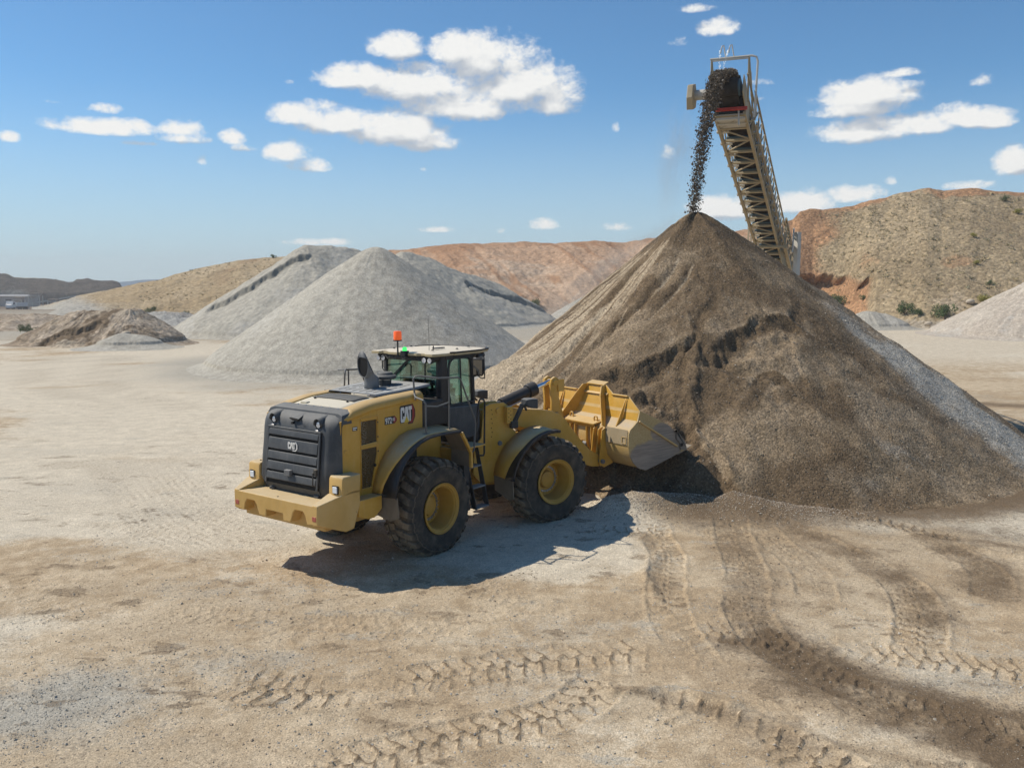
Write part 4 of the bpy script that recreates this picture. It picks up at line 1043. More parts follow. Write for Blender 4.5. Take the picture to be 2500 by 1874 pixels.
for s in (-1, 1):
    MB().box(-2.116, -2.07, s * .985, s * 1.115, 1.425, 1.56).build('lamp_recess', M['inner'], cwo, smooth=0)
    MB().box(-2.13, -2.10, s * 1.0, s * 1.10, 1.44, 1.545).build('reverse_light', M['lensw'], cwo, bevel=.006)
    MB().box(-2.506, -2.49, s * .93, s * 1.02, 1.045, 1.12).build('reflector', M['redref'], cwo, bevel=.003)
    MB().lathe([(0, .018), (.02, .014), (.02, .001)], (-1.95, s * 1.02, 1.70), 'z', 10).build('lifting_plug', M['black'], cwo)
MB().lathe([(0, .02), (.012, .016), (.012, .001)], (-2.40, .02, 1.284), 'z', 10).build('lifting_plug', M['black'], cwo)

# ---- rear body: side panels and engine bay
seam = lambda x: float(np.interp(x, [-1.86, -1.11, -.03, .12], [2.55, 2.68, 2.74, 2.745]))
for s in (-1, 1):
    out = [(-1.86,1.22),(-1.86,2.55),(-1.48,2.615),(-1.11,2.68),(-.6,2.715),(-.03,2.74),(.12,2.745),(.12,2.20),(-.22,2.16),(-.55,2.0),(-.85,1.7),(-1.0,1.22)]
    # openings for two screens are cut by building the panel as strips round them
    def P(a, b): return MB().prism('y', a, s * b[0], s * b[1])
    sp = MB()
    y0, y1 = s * .90, s * .93
    sp.prism('y', [(-1.86,1.22),(-1.86,2.55),(-1.60,2.595),(-1.40,2.63),(-1.40,1.22)], y0, y1)
    sp.prism('y', [(-1.40,2.50),(-1.40,2.63),(-1.03,2.685),(-1.03,2.50)], y0, y1)
    sp.prism('y', [(-1.40,2.03),(-1.40,2.10),(-1.03,2.12),(-1.03,2.03)], y0, y1)
    sp.prism('y', [(-1.40,1.22),(-1.40,1.36),(-1.03,1.36),(-1.03,1.22)], y0, y1)
    sp.prism('y', [(-1.03,1.22),(-1.03,2.685),(-.6,2.715),(-.03,2.74),(.12,2.745),(.12,2.20),(-.22,2.16),(-.55,2.0),(-.85,1.7),(-.97,1.22)], y0, y1)
    o = sp.build('side_panel', M['yellow'], L, bevel=.006)
    MB().prism('y', [(-1.39,2.11),(-1.37,2.49),(-1.20,2.53),(-1.04,2.53),(-1.04,2.13)], s * .908, s * .912).build('air_screen', M['screen'], o, smooth=0)
    MB().prism('y', [(-1.39,1.37),(-1.39,2.02),(-1.04,2.04),(-1.04,1.9),(-1.12,1.6),(-1.18,1.37)], s * .908, s * .912).build('air_screen', M['screen'], o, smooth=0)
    MB().prism('y', [(-1.18,1.36),(-1.12,1.6),(-1.03,1.92),(-1.03,1.36)], s * .90, s * .934).build('vent_corner', M['yellow'], o, bevel=.004)
    fr_ = MB()
    for a, b in (((-1.42,1.34),(-1.42,2.55)),((-1.01,1.34),(-1.01,2.56)),((-1.42,2.55),(-1.01,2.56)),((-1.42,2.065),(-1.01,2.075))):
        bar(fr_, (a[0], s * .934, a[1]), (b[0], s * .934, b[1]), .012, .014)
    fr_.build('door_edge', M['yellow'], o, smooth=0)
    for zz in (1.5, 1.95, 2.2, 2.45): MB().lathe([(0, .014), (s * .012, .010), (s * .012, .001)], (-1.02, s * .934, zz), 'y', 8).build('bolt', M['black'], o)
    MB().lathe([(0, .03), (s * .015, .025), (s * .015, .001)], (-1.10, s * .932, 1.72), 'y', 12).build('latch', M['black'], o)
core = MB()
core.prism('y', [(-1.84,.95),(-1.84,2.5),(-1.5,2.54),(-1.5,.95)], -.86, .86)
core.box(-1.5, -.95, -.55, .55, .95, 2.6)
core.prism('y', [(-.95,1.2),(-.95,2.6),(.1,2.68),(.1,1.2)], -.80, .80)
core.build('engine_bay', M['blackdusty'], L)
eng = MB()
eng.lathe([(0, .12), (.35, .12)], (-1.25, -.72, 2.3), 'z', 16, True); eng.box(-1.38, -1.08, -.78, -.6, 1.5, 1.95); eng.tube([(-1.35, -.74, 2.0), (-1.2, -.8, 2.2), (-1.12, -.72, 2.45)], .04, 8); eng.tube([(-1.18, -.82, 1.4), (-1.25, -.8, 2.3)], .022, 8)
eng.build('engine', M['steel'], L, bevel=.01)
# yellow rear chassis
ch = MB()
ch.box(-1.75, 1.45, -.48, .48, .66, 1.22)
ch.prism('y', [(-1.72,.98),(-1.72,1.25),(-1.18,1.25),(-1.18,1.02),(-1.35,.90),(-1.5,.90)], -1.17, -.5)
ch.prism('y', [(-1.72,.98),(-1.72,1.25),(-1.18,1.25),(-1.18,1.02),(-1.35,.90),(-1.5,.90)], .5, 1.17)
ch.prism('y', [(-1.0,1.22),(-1.0,1.7),(-.6,2.02),(-.1,2.14),(.95,2.14),(1.0,1.72),(1.5,1.55),(1.62,1.1),(1.4,.75),(.9,.7),(.6,1.22)], -.62, .62)
for s in (-1, 1): ch.prism('y', [(.95,1.05),(.95,1.70),(1.46,1.70),(1.46,1.35),(1.30,1.05)], s * .60, s * 1.02)
ch.build('rear_frame', M['yellow'], L, bevel=.012)
ax = MB(); ax.lathe([(-.85,.16),(-.35,.19),(-.2,.26),(.2,.26),(.35,.19),(.85,.16)], (0, 0, .817), 'y', 24, True)
ax.build('rear_axle', M['yellow'], L)

# ---- radiator guard
def ring(z, xr, w, xf=-1.84, yo=.945, r=.09):
    h = [(xf, yo), (xr + .17, yo - .012), (xr + .07, yo - .05), (xr + .012, w + .02), (xr, w - .04)]
    return [(a, b, z) for a, b in h] + [(a, -b, z) for a, b in h[::-1]]
G = MB()
G.loft([ring(1.20, -1.99, .78), ring(1.36, -2.05, .80), ring(1.50, -2.10, .82), ring(1.9, -2.06, .81), ring(2.34, -2.015, .79), ring(2.46, -1.99, .78), ring(2.54, -1.95, .76), ring(2.60, -1.89, .74, -1.80, .90), ring(2.64, -1.80, .72, -1.70, .84)])
G.loft([[(-1.84 , .945, 2.50), (-1.84, .945, 2.545), (-1.80, .90, 2.645), (-1.78, .80, 2.672), (-1.78, -.80, 2.672), (-1.80, -.90, 2.645), (-1.84, -.945, 2.545), (-1.84, -.945, 2.50)],
        [(-1.60 , .93, 2.50), (-1.62, .935, 2.57), (-1.62, .90, 2.672), (-1.57, .80, 2.722), (-1.57, -.80, 2.722), (-1.62, -.90, 2.672), (-1.62, -.935, 2.57), (-1.60, -.93, 2.50)]])
Go = G.build('radiator_guard', M['charcoal'], L, bevel=.012)
# swing-out grille with slats, leaning with the guard
lean = lambda z: -2.10 + (z - 1.5) * (.095 / .86)
def gpt(y, z, d): return (lean(z) - d, y, z)
gr = MB()
gr.extrude([gpt(.655, 1.42, .0), gpt(-.655, 1.42, .0), gpt(-.665, 2.37, .0), gpt(.665, 2.37, .0)], (-.022, 0, 0))
gro = gr.build('grille_door', M['inner'], L, smooth=0)
sl = MB()
for z0, z1 in ((2.245, 2.345), (2.01, 2.195), (1.835, 1.965), (1.655, 1.795), (1.50, 1.615)):
    sl.extrude([gpt(.62, z0, .022), gpt(.62, z1, .022), gpt(.62, z1 + .0, .045), gpt(.62, z1 - .03, .055), gpt(.62, z0, .060)], (0, -1.24, 0))
for s in (-1, 1): sl.extrude([gpt(s * .625, 1.42, .022), gpt(s * .625, 2.37, .022), gpt(s * .625, 2.37, .050), gpt(s * .625, 1.42, .05)], (0, s * .04, 0))
sl.extrude([gpt(-.665, 2.35, .022), gpt(-.665, 2.385, .022), gpt(-.665, 2.385, .05), gpt(-.665, 2.35, .05)], (0, 1.33, 0))
sl.extrude([(-2.13, .62, 1.50), (-2.10, .62, 1.50), (-2.00, .60, 1.24), (-2.03, .60, 1.24)], (0, -1.24, 0))
slo = sl.build('grille_slats', M['charcoal'], gro, bevel=.006)
pl = MB(); pl.extrude([(-2.20, .10, 1.60), (-2.20, -.04, 1.60), (-2.20, -.04, 1.70), (-2.20, .10, 1.70)], (.07, 0, 0)); pl.build('number_plate_lamp', M['grey_pipe'], gro, bevel=.008)
ha = MB(); ha.tube([(-2.13, -.60, 1.50), (-2.19, -.60, 1.52), (-2.18, -.60, 1.72), (-2.12, -.60, 1.74)], .012, 8); ha.box(-2.17, -2.12, -.66, -.60, 1.68, 1.78); ha.build('door_handle', M['blackdusty'], gro, bevel=.004)
for s in (-1, 1):
    ft = MB(); ft.box(-2.10, -1.98, s * .50, s * .62, 1.285, 1.33); ft.extrude([(-2.08, s * .56, 1.31), (-2.0, s * .56, 1.31), (-2.02, s * .56, 1.46), (-2.06, s * .56, 1.46)], (0, s * .03, 0))
    ft.build('hinge_bracket', M['charcoal'], Go, bevel=.005)
for s in (-1, 1):
    hood_ = MB(); rr = []
    for i, (xx, r0, zc) in enumerate(((-2.04, .078, 2.495), (-1.95, .085, 2.51), (-1.84, .07, 2.545), (-1.68, .03, 2.62))):
        rr.append([(xx + (.045 if math.sin(2*math.pi*q/18) < 0 else 0) * (i == 0), s * .56 + r0 * math.cos(2*math.pi*q/18), zc + r0 * 1.25 * math.sin(2*math.pi*q/18)) for q in range(18)])
    hood_.loft(rr, True, False); hood_.build('lamp_hood', M['charcoal'], Go, solid=.012)
    wl = MB(); wl.lathe([(.05, .001), (.05, .062), (-.012, .060)], (-2.0, s * .56, 2.49), 'x', 20); wo_ = wl.build('work_light', M['black'], Go)
    MB().lathe([(-.006, .001), (-.004, .03), (.0, .048)], (-2.006, s * .56, 2.49), 'x', 20).build('lens', M['lens'], wo_)
    MB().box(-2.045, -2.0, s * .52, s * .60, 2.375, 2.41).build('lamp_bracket', M['steel'], Go, bevel=.005)
cm = MB(); cm.loft([[(-2.03, .14, 2.45), (-2.05, .02, 2.44), (-2.05, .02, 2.53), (-2.05, .12, 2.56)], [(-1.97, .10, 2.5), (-1.97, .0, 2.5), (-1.90, -.02, 2.60), (-1.82, .10, 2.62)]])
cm = MB(); cm.loft([[(-2.025, .15, 2.55), (-2.04, .08, 2.57), (-2.02, -.10, 2.545), (-1.99, -.02, 2.50), (-2.0, .08, 2.50)], [(-1.80, .06, 2.635), (-1.80, .04, 2.64), (-1.80, -.06, 2.64), (-1.80, -.02, 2.62), (-1.80, .02, 2.62)]])
cmo = cm.build('camera_cowl', M['charcoal'], Go, bevel=.006)
MB().lathe([(-.02, .001), (-.02, .022), (.03, .022)], (-2.03, .045, 2.475), 'x', 14).build('rear_camera', M['blk'], Go)
sp_ = MB()
for q in range(9):
    sp_.lathe([(0, .006), (-.004, .001)], (-2.003, -.24 + .022 * (q % 3), 2.43 + .022 * (q // 3)), 'x', 6)
sp_.build('speaker_holes', M['inner'], Go)

# ---- hood
H = MB(); rings = []
for x_ in np.linspace(-1.86, .14, 14):
    z = seam(x_); dz = [(.93, -.03), (.93, .0), (.925, .045), (.90, .085), (.85, .108), (.78, .118), (.66, .112), (.62, .098)]
    h = [((x_ + max(0, (-1.60 - x_)) * min(1, max(0, b) / .10)), a * (1 - .012 * (x_ < -1.8)), z + b) for a, b in dz]
    rings.append(h)
for s in (1, -1):
    rr = [[(a, s * b, c) for a, b, c in r] for r in rings]
    H.loft(rr, False)
Ho = H.build('hood', M['yellow'], L, solid=.02, smooth=60)
HT = MB(); rr = []
for x_ in np.linspace(-1.58, -.70, 8):
    z = seam(x_); rr.append([(x_, a, z + .092 + .022 * (1 - (a / .64) ** 2)) for a in np.linspace(-.64, .64, 11)])
HT.loft(rr, False); HT.build('hood_top', M['hoodtop'], Ho, solid=.012, smooth=60)
sc1 = MB(); rr = []
for x_ in np.linspace(-1.17, -.80, 4):
    z = seam(x_); rr.append([(x_, a, z + .108 + .022 * (1 - (a / .64) ** 2)) for a in np.linspace(-.52, .52, 9)])
sc1.loft(rr, False); sc1.build('hood_air_screen', M['screen_blk'], Ho, solid=.006)
MB().box(-1.52, -1.44, .28, .44, 2.72, 2.755).build('hood_vent', M['hoodtop'], Ho, bevel=.01)
for a in (.40, -.42): MB().lathe([(0,.02),(.03,.016),(.03,.001)], (-1.22, a, 2.775), 'z', 8).build('lifting_plug', M['blackdusty'], Ho)
for a in (-.6, -.4, -.2, 0, .2, .4, .6): MB().lathe([(0,.012),(.012,.008),(.012,.001)], (-1.60, a, 2.716), 'z', 6).build('bolt', M['steel'], Ho)
for a in (-.45, -.1, .25): MB().lathe([(0,.012),(.012,.008),(.012,.001)], (-.76, a, 2.838), 'z', 6).build('bolt', M['steel'], Ho)
# slatted grey deck plate
dk = MB(); rr = []
xsd = [-.72, -.70, -.2, .3, .62]
for x_ in xsd:
    z = float(np.interp(x_, [-.72, .62], [2.825, 2.90])); wv = float(np.interp(x_, [-.72, .1, .62], [.58, .70, .66]))
    rr.append([(x_, a, z) for a in (-wv - .03,)] + [(x_, a, z + .035) for a in np.linspace(-wv, wv, 7)] + [(x_, wv + .03, z)])
dk.loft(rr, False); dko = dk.build('deck_plate', M['deck'], L, solid=.02, bevel=.008, smooth=20)
rb = MB()
for k, a in enumerate(np.linspace(-.44, .44, 6)):
    for x0, x1 in ((-.62, -.36), (-.28, -.02), (.06, .32)):
        za, zb = 2.825 + .0559 * (x0 + .72) + .044, 2.825 + .0559 * (x1 + .72) + .044
        bar(rb, (x0, a, za), (x1, a, zb), .016, .012)
rb.build('deck_slots', M['blackdusty'], dko, smooth=0)
# exhaust: upright stack turned back with a vertical slash-cut mouth
ex = MB(); rr = []; n = 28; exx, exy = -.24, -.02
def xr_(cx, cz, rx, rz, tilt):   # ring tilted about y
    o = []
    for q in range(n):
        t = 2 * math.pi * q / n; a = rx * math.cos(t); b = rz * math.sin(t)
        o.append((cx + a * math.cos(tilt), exy + b, cz + a * math.sin(tilt)))
    return o
rr = [xr_(exx, 2.84, .135, .135, 0), xr_(exx, 2.98, .133, .133, 0), xr_(exx, 3.09, .133, .133, 0)]
rr.append([tuple(p + (q - p) * .5 for p, q in zip(a, b)) for a, b in zip(rr[-1], xr_(-.46, 3.345, .240, .135, -1.52))]); rr.append(xr_(-.46, 3.345, .240, .135, -1.52))
ex.loft(rr, True, False); exo = ex.build('exhaust_stack', M['grey_pipe'], L, solid=.006, smooth=60)
MB().loft([[(p[0] + .015, exy + (p[1] - exy) * .95, 3.345 + (p[2] - 3.345) * .96) for p in rr[-1]], [(exx, exy + (p[1] - exy) * .85, 3.1) for p in rr[2]]], True, True).build('exhaust_inside', M['inner'], exo)
pc = MB(); pc.lathe([(0,.125),(.04,.125),(.05,.115),(.16,.115),(.17,.13),(.175,.19),(.195,.212),(.225,.212),(.245,.195),(.255,.15),(.285,.14),(.30,.12),(.302,.001)], (.13, .0, 2.86), 'z', 32)
pco = pc.build('air_cleaner', M['charcoal'], L, smooth=40)
MB().lathe([(0,.118),(.015,.118)], (.13, .0, 3.015), 'z', 32).build('clamp_band', M['steel'], pco)

# ---- decals on the side panel
def letter(poly, x0, z0, w, h, y, s, t, shear=0):
    return [(x0 + px_ * w + shear * pz_ * h, y, z0 + pz_ * h) for px_, pz_ in poly]
LC = [(.10,0),(0,.12),(0,.88),(.10,1),(.76,1),(.88,.88),(.88,.62),(.58,.62),(.58,.78),(.32,.78),(.32,.22),(.58,.22),(.58,.38),(.88,.38),(.88,.12),(.76,0)]
LA = [(0,0),(.28,1),(.72,1),(1,0),(.70,0),(.5,.62),(.30,0)]
LT = [(.34,0),(.34,.76),(.06,.76),(.06,1),(.94,1),(.94,.76),(.66,.76),(.66,0)]
def logo(parent, mapf, w, h, mono=False, thick=.004):
    """badge in a unit box (0..1 x 0..1): outline hexagon, white letters, triangle"""
    def ext(poly, d0, d1, mat, name):
        a = [mapf(px_ * w, pz_ * h, d0) for px_, pz_ in poly]; v = Vector(mapf(0, 0, d1)) - Vector(mapf(0, 0, d0))
        MB().extrude(a, v).build(name, mat, parent, smooth=0)
    hexa = [(.58,-.10),(.86,-.10),(1.02,.30),(1.02,.66),(.90,1.06),(.56,1.06)]
    base = [(-.02,.10),(.04,.02),(.25,.02),(.28,.16),(.46,.16),(.56,-.12),(.86,-.12),(1.04,.28),(1.04,.68),(.88,1.08),(.04,1.08),(-.04,1.0)]
    if mono:
        ext([(.50,-.18),(.84,-.18),(1.03,.18),(1.03,.72),(.90,1.05),(.80,1.05),(.93,.66),(.93,.22),(.80,-.06),(.58,-.06),(.55,.0)], thick, thick * 3, M['white'], 'badge_outline')
        cols = [M['white']] * 3
    else:
        ext(base, thick * .3, thick, M['blk'], 'badge_backing')
        ext([(.62,-.07),(.84,-.07),(.985,.30),(.985,.66),(.86,1.03),(.72,1.03),(.84,.64),(.84,.34),(.78,.12),(.64,.12)], thick, thick * 1.6, M['dred'], 'badge_band')
        ext([(.24,.02),(.42,.40),(.60,.02)], thick * 2.3, thick * 2.9, M['dyel'], 'badge_triangle')
        cols = [M['white']] * 3
    for P_, x0, ww in ((LC, .02, .30), (LA, .25, .36), (LT, .54, .27)):
        ext([(x0 + a * ww, .06 + b * .92) for a, b in P_], thick * 1.6, thick * 2.2 if not mono else thick * 3, cols[0], 'badge_letter')
sx = lambda x0, z0: (lambda a, b, d: (x0 + a, -.931 - d, z0 + b + .03 * a))
logo_o = MB().box(-.46, -.45, -.932, -.931, 2.33, 2.34).build('side_badge', M['blk'], L, smooth=0)
logo(logo_o, sx(-.46, 2.345), .37, .29, False, .003)
logo_r = MB().box(-2.09, -2.08, .0, .01, 2.05, 2.06).build('rear_badge', M['blk'], L, smooth=0)
logo(logo_r, lambda a, b, d: (lean(2.1) - .058 - d, .10 - a, 2.035 + b + .0 * a), .235, .125, True, .004)
def text_part(name, s, size, mat, parent, origin, ex_, ez, off=.0, ext=.002):
    cu = bpy.data.curves.new(name, 'FONT'); cu.body = s; cu.size = size; cu.offset = off; cu.extrude = ext; cu.resolution_u = 3
    to = bpy.data.objects.new(name, cu); sc.collection.objects.link(to)
    bpy.context.view_layer.update()
    me = bpy.data.meshes.new_from_object(to.evaluated_get(bpy.context.evaluated_depsgraph_get()))
    bpy.data.objects.remove(to)
    ex_, ez = Vector(ex_), Vector(ez); n_ = ex_.cross(ez).normalized(); O = Vector(origin)
    for v in me.vertices: v.co = O + ex_ * v.co.x + ez * v.co.y + n_ * v.co.z
    me.materials.clear(); me.materials.append(mat)
    o = bpy.data.objects.new(name, me); sc.collection.objects.link(o); o.parent = parent; return o
nb = MB().extrude([(-.85, -.931, 2.375), (-.60, -.931, 2.375), (-.545, -.931, 2.42), (-.545, -.931, 2.455), (-.60, -.931, 2.51), (-.84, -.931, 2.505)], (0, -.002, 0)).build('number_badge', M['blk'], L, smooth=0)
MB().extrude([(-.63, -.9335, 2.385), (-.595, -.9335, 2.385), (-.553, -.9335, 2.425), (-.553, -.9335, 2.452), (-.595, -.9335, 2.495), (-.63, -.9335, 2.495)], (0, -.001, 0)).build('badge_end', M['dred'], nb, smooth=0)
text_part('badge_digits', '972', .150, M['white'], nb, (-.835, -.936, 2.39), (.72, 0, 0), (0, 0, .95), .004, .0015)
text_part('badge_digits', 'XE', .075, M['white'], nb, (-.665, -.936, 2.425), (.75, 0, 0), (0, 0, .95), .001, .0015)
nl = MB().box(-1.60, -1.49, -.9335, -.931, 2.37, 2.435).build('name_plate', M['blk'], L, smooth=0)
MB().box(-1.59, -1.50, -.9355, -.9335, 2.405, 2.425).box(-1.59, -1.52, -.9355, -.9335, 2.38, 2.393).build('plate_lines', M['white'], nl, smooth=0)

# ---- rear fenders
def fender_rear(s):
    path = [(-1.17,1.24,1.14,1.45),(-1.13,1.42,1.18,1.45),(-1.06,1.60,1.24,1.45),(-.96,1.76,1.30,1.45),(-.84,1.90,1.36,1.45),(-.68,2.02,1.385,1.45),(-.50,2.10,1.39,1.45),(-.28,2.155,1.395,1.45),(-.05,2.17,1.395,1.45),(.58,2.15,1.395,1.45)]
    m = MB(); m.loft([[(a, s * .90, b + (.04 if a > -.6 else 0)), (a, s * (.9 + (c - .9) * .5), b + .02), (a, s * (c - .06), b + .008), (a, s * c, b - .006)] for a, b, c, d in path], False)
    f = m.build('rear_fender', M['yellow_dusty'], L, solid=.015, smooth=60)
    m = MB(); m.loft([[(a + .004, s * (c - .01), b - .008), (a + .004, s * (d - .01), b - .012), (a + .015, s * (d + .005), b - .025), (a + .03 * (1 if a < -.5 else 0), s * (d + .005), b - .05)] for a, b, c, d in path], False)
    m.build('rubber_edge', M['black'], f, solid=.010, smooth=50)
    m = MB(); m.loft([[(.57, s * .98, 2.16), (.57, s * 1.44, 2.14)], [(.86, s * .98, 1.72), (.86, s * 1.44, 1.70)], [(.87, s * .98, 1.42), (.87, s * 1.44, 1.42)]], False)
    m.build('fender_bracket', M['flap'], f, solid=.012, smooth=0)
    m = MB(); bar(m, (.60, s * 1.44, 2.10), (.87, s * 1.44, 1.69), .06, .05); bar(m, (.87, s * 1.44, 1.69), (.88, s * 1.44, 1.40), .06, .05)
    m.build('bracket_rail', M['yellow_dusty'], f, bevel=.006)
    m = MB(); m.extrude([(-1.14, s * .93, 1.27), (-1.12, s * 1.46, 1.22), (-1.08, s * 1.46, .86), (-1.12, s * 1.30, .80), (-1.18, s * .97, .90)], (.018, 0, 0))
    m.build('mud_flap', M['flap'], f, smooth=0)
    m = MB(); bar(m, (-1.2, s * .9, 1.22), (-1.12, s * 1.4, 1.24), .05, .05); m.build('flap_bracket', M['blackdusty'], f, bevel=.004)
for s in (-1, 1): fender_rear(s)

# ---- handrails on the fenders
for s in (-1, 1):
    r_ = MB()
    r_.tube([(-.14, s * 1.0, 2.75), (-.05, s * .92, 2.80), (-.055, s * .90, 2.86), (-.055, s * .88, 3.10), (-.02, s * .90, 3.15), (.04, s * .97, 3.15), (.15, s * 1.28, 3.12), (.69, s * 1.3, 3.09), (.76, s * 1.3, 3.04), (1.17, s * 1.3, 2.26), (1.19, s * 1.3, 2.18), (1.14, s * 1.3, 1.68), (1.09, s * 1.28, 1.62), (1.0, s * 1.25, 1.62)], .017, 10)
    r_.tube([(-.20, s * 1.3, 2.17), (-.20, s * 1.3, 2.70), (-.22, s * 1.27, 2.76), (-.14, s * 1.0, 2.79), (-.07, s * .91, 2.84)], .017, 10)
    r_.tube([(.43, s * 1.3, 2.15), (.43, s * 1.3, 3.10)], .017, 10)
    r_.tube([(-.20, s * 1.3, 2.66), (.1, s * 1.3, 2.62), (.43, s * 1.3, 2.66)], .015, 10)
    r_.box(-.25, -.15, s * 1.25, s * 1.35, 2.155, 2.18); r_.box(.37, .49, s * 1.25, s * 1.35, 2.15, 2.172)
    r_.build('handrail', M['rail'], L)

# ---- steps and platform
for s in (-1, 1):
    st = MB()
    st.box(.98, 1.50, s * .72, s * 1.30, 1.715, 1.745)
    sto = st.build('platform', M['yellow_dusty'], L, bevel=.006)
    st = MB()
    for x_ in (1.12, 1.50): st.prism('x', [(s * 1.02, 1.70), (s * 1.10, 1.70), (s * 1.36, .62), (s * 1.38, .54), (s * 1.30, .54), (s * 1.24, .62)][::(1 if s > 0 else -1)], x_ - .012, x_ + .012)
    st.box(.93, 1.10, s * .95, s * 1.22, .95, 1.60)
    st.build('ladder_side', M['blackdusty'], sto, bevel=.004)
    for z_, ya in ((.56, 1.36), (.94, 1.28), (1.32, 1.18)):
        MB().box(1.12, 1.50, s * (ya - .16), s * (ya + .02), z_ - .015, z_ + .012).build('step', M['grey_pipe'], sto, bevel=.004)
    hb = MB(); hb.tube([(1.48, s * 1.16, 1.50), (1.56, s * 1.2, 1.50), (1.58, s * 1.2, 1.54), (1.60, s * 1.2, 2.52), (1.57, s * 1.2, 2.58), (1.46, s * 1.2, 2.60), (1.42, s * 1.2, 2.56), (1.42, s * 1.1, 1.8)], .018, 10)
    hb.build('grab_handle', M['black'], L)
    MB().box(1.36, 1.46, s * 1.021, s * 1.026, 1.38, 1.44).build('warning_sticker', M['dyel'], L, smooth=0)

# ---- cab
CB = MB()
CB.prism('y', [(.22,2.16),(.22,2.62),(.86,2.64),(.86,2.50),(1.92,2.44),(1.93,2.05),(1.84,1.84),(1.62,1.76),(1.02,1.78),(.96,2.16)], -.80, .80)
cab = CB.build('cab', M['black'], L, bevel=.03, seg=3)
c2 = MB()
c2.prism('y', [(.99,2.46),(1.90,2.42),(1.915,2.02),(1.83,1.86),(1.62,1.80),(1.18,1.84),(1.02,2.10)], -.835, .835)
c2.build('cab_lower_panel', M['charcoal'], cab, bevel=.02)
P_ = MB()
for s in (-1, 1):
    P_.loft([[(.84, s * .66, z), (.86, s * .745, z), (1.00, s * .785, z), (1.01, s * .70, z), (.92, s * .66, z)][::(1 if s > 0 else -1)] for z in (2.45, 2.9, 3.44)])
    P_.loft([[(1.72 + dx, s * .70, z), (1.71 + dx, s * .785, z), (1.80 + dx, s * .79, z), (1.84 + dx, s * .72, z)][::(1 if s > 0 else -1)] for z, dx in ((2.42, .03), (3.0, .0), (3.44, -.02))])
    P_.box(.95, 1.80, s * .735, s * .785, 3.36, 3.45)
P_.box(.85, .93, -.70, .70, 3.32, 3.45); P_.box(1.72, 1.84, -.72, .72, 3.34, 3.45)
P_.box(.85, .91, -.70, -.62, 2.5, 3.4); P_.box(.85, .91, -.70, .70, 2.50, 2.66)
P_.build('cab_frame', M['black'], cab, bevel=.012)
c3 = MB()
for s in (-1, 1):
    arc = [(1.02, 2.5), (1.02, 3.20), (1.06, 3.32), (1.16, 3.38), (1.60, 3.38), (1.70, 3.33), (1.73, 3.2), (1.76, 2.5), (1.02, 2.48)]
    c3 = MB(); c3.tube([(a, s * .79, b) for a, b in arc], .022, 8); c3.tube([(1.40, s * .79, 2.47), (1.36, s * .79, 3.38)], .016, 8)
    c3.build('door_frame', M['black'], cab)
MB().box(.866, .872, -.64, .68, 2.66, 3.33).build('rear_window', M['glass'], cab, smooth=0)
for s in (-1, 1): MB().box(1.03, 1.74, s * .768, s * .774, 2.48, 3.37).build('side_window', M['glass'], cab, smooth=0)
MB().extrude([(1.80, -.70, 2.45), (1.80, .70, 2.45), (1.78, .70, 3.35), (1.78, -.70, 3.35)], (.006, 0, 0)).build('windscreen', M['glass'], cab, smooth=0)
MB().box(.858, .868, -.34, -.325, 2.66, 3.33).build('window_seal', M['blk'], cab, smooth=0)
wp = MB(); bar(wp, (.84, .02, 3.36), (.84, .52, 2.94), .03, .02); bar(wp, (.845, .05, 3.37), (.845, .48, 3.02), .015, .015); wp.build('rear_wiper', M['black'], cab)
# interior
it = MB(); it.box(1.02, 1.14, .0, .44, 2.60, 3.02); it.box(1.02, 1.50, -.02, .46, 2.48, 2.62); seat = it.build('seat', M['blackdusty'], cab, bevel=.05, seg=3)
MB().box(1.03, 1.12, .08, .36, 3.04, 3.24).build('headrest', M['blackdusty'], seat, bevel=.04, seg=3)
it = MB(); it.tube([(1.72, .18, 2.5), (1.60, .18, 2.86)], .03, 8)
ringp = [(1.58 + .06 * math.sin(t), .18 + .19 * math.cos(t), 2.88 + .17 * math.sin(t) * .5) for t in np.linspace(0, 2 * math.pi, 25)]
it.tube(ringp, .014, 6); it.build('steering_wheel', M['black'], cab)
it = MB(); it.box(1.05, 1.45, -.60, -.28, 2.45, 2.78); it.box(1.30, 1.48, -.52, -.34, 2.78, 2.86); it.build('console', M['blackdusty'], cab, bevel=.02)
MB().lathe([(0, .045), (.16, .055), (.165, .05), (.165, .001)], (1.10, -.44, 2.785), 'z', 16).build('drinks_cup', M['white'], cab)
# roof
ro = MB()
out = [(.58,.80),(.58,.60),(.64,.55),(.64,.40),(.56,.34),(.56,.10),(.62,.05),(.62,-.12),(.56,-.18),(.56,-.40),(.62,-.45),(.62,-.56),(.55,-.62),(.55,-.80),(.72,-.84),(1.1,-.84),(1.12,-.88),(1.9,-.86),(2.30,-.74),(2.42,-.58),(2.42,.58),(2.30,.74),(1.9,.86),(1.12,.88),(1.1,.84),(.72,.84)]
ro.loft([[(a, b, 3.445) for a, b in out[::-1]], [(a, b, 3.495) for a, b in out[::-1]]])
ro.loft([[(1.5 + (a - 1.5) * .97, b * .96, 3.495) for a, b in out[::-1]], [(1.5 + (a - 1.5) * .90, b * .85, 3.510) for a, b in out[::-1]]])
roof = ro.build('cab_roof', M['roof'], cab, bevel=.006)
rt = MB(); rt.tube([(1.0, -.85, 3.50), (1.12, -.885, 3.50), (1.9, -.865, 3.50), (2.30, -.745, 3.50), (2.43, -.58, 3.50), (2.43, .58, 3.50), (2.3, .745, 3.5), (1.9, .865, 3.5)], .018, 6); rt.build('roof_edge_seal', M['blk'], roof)
rt = MB()
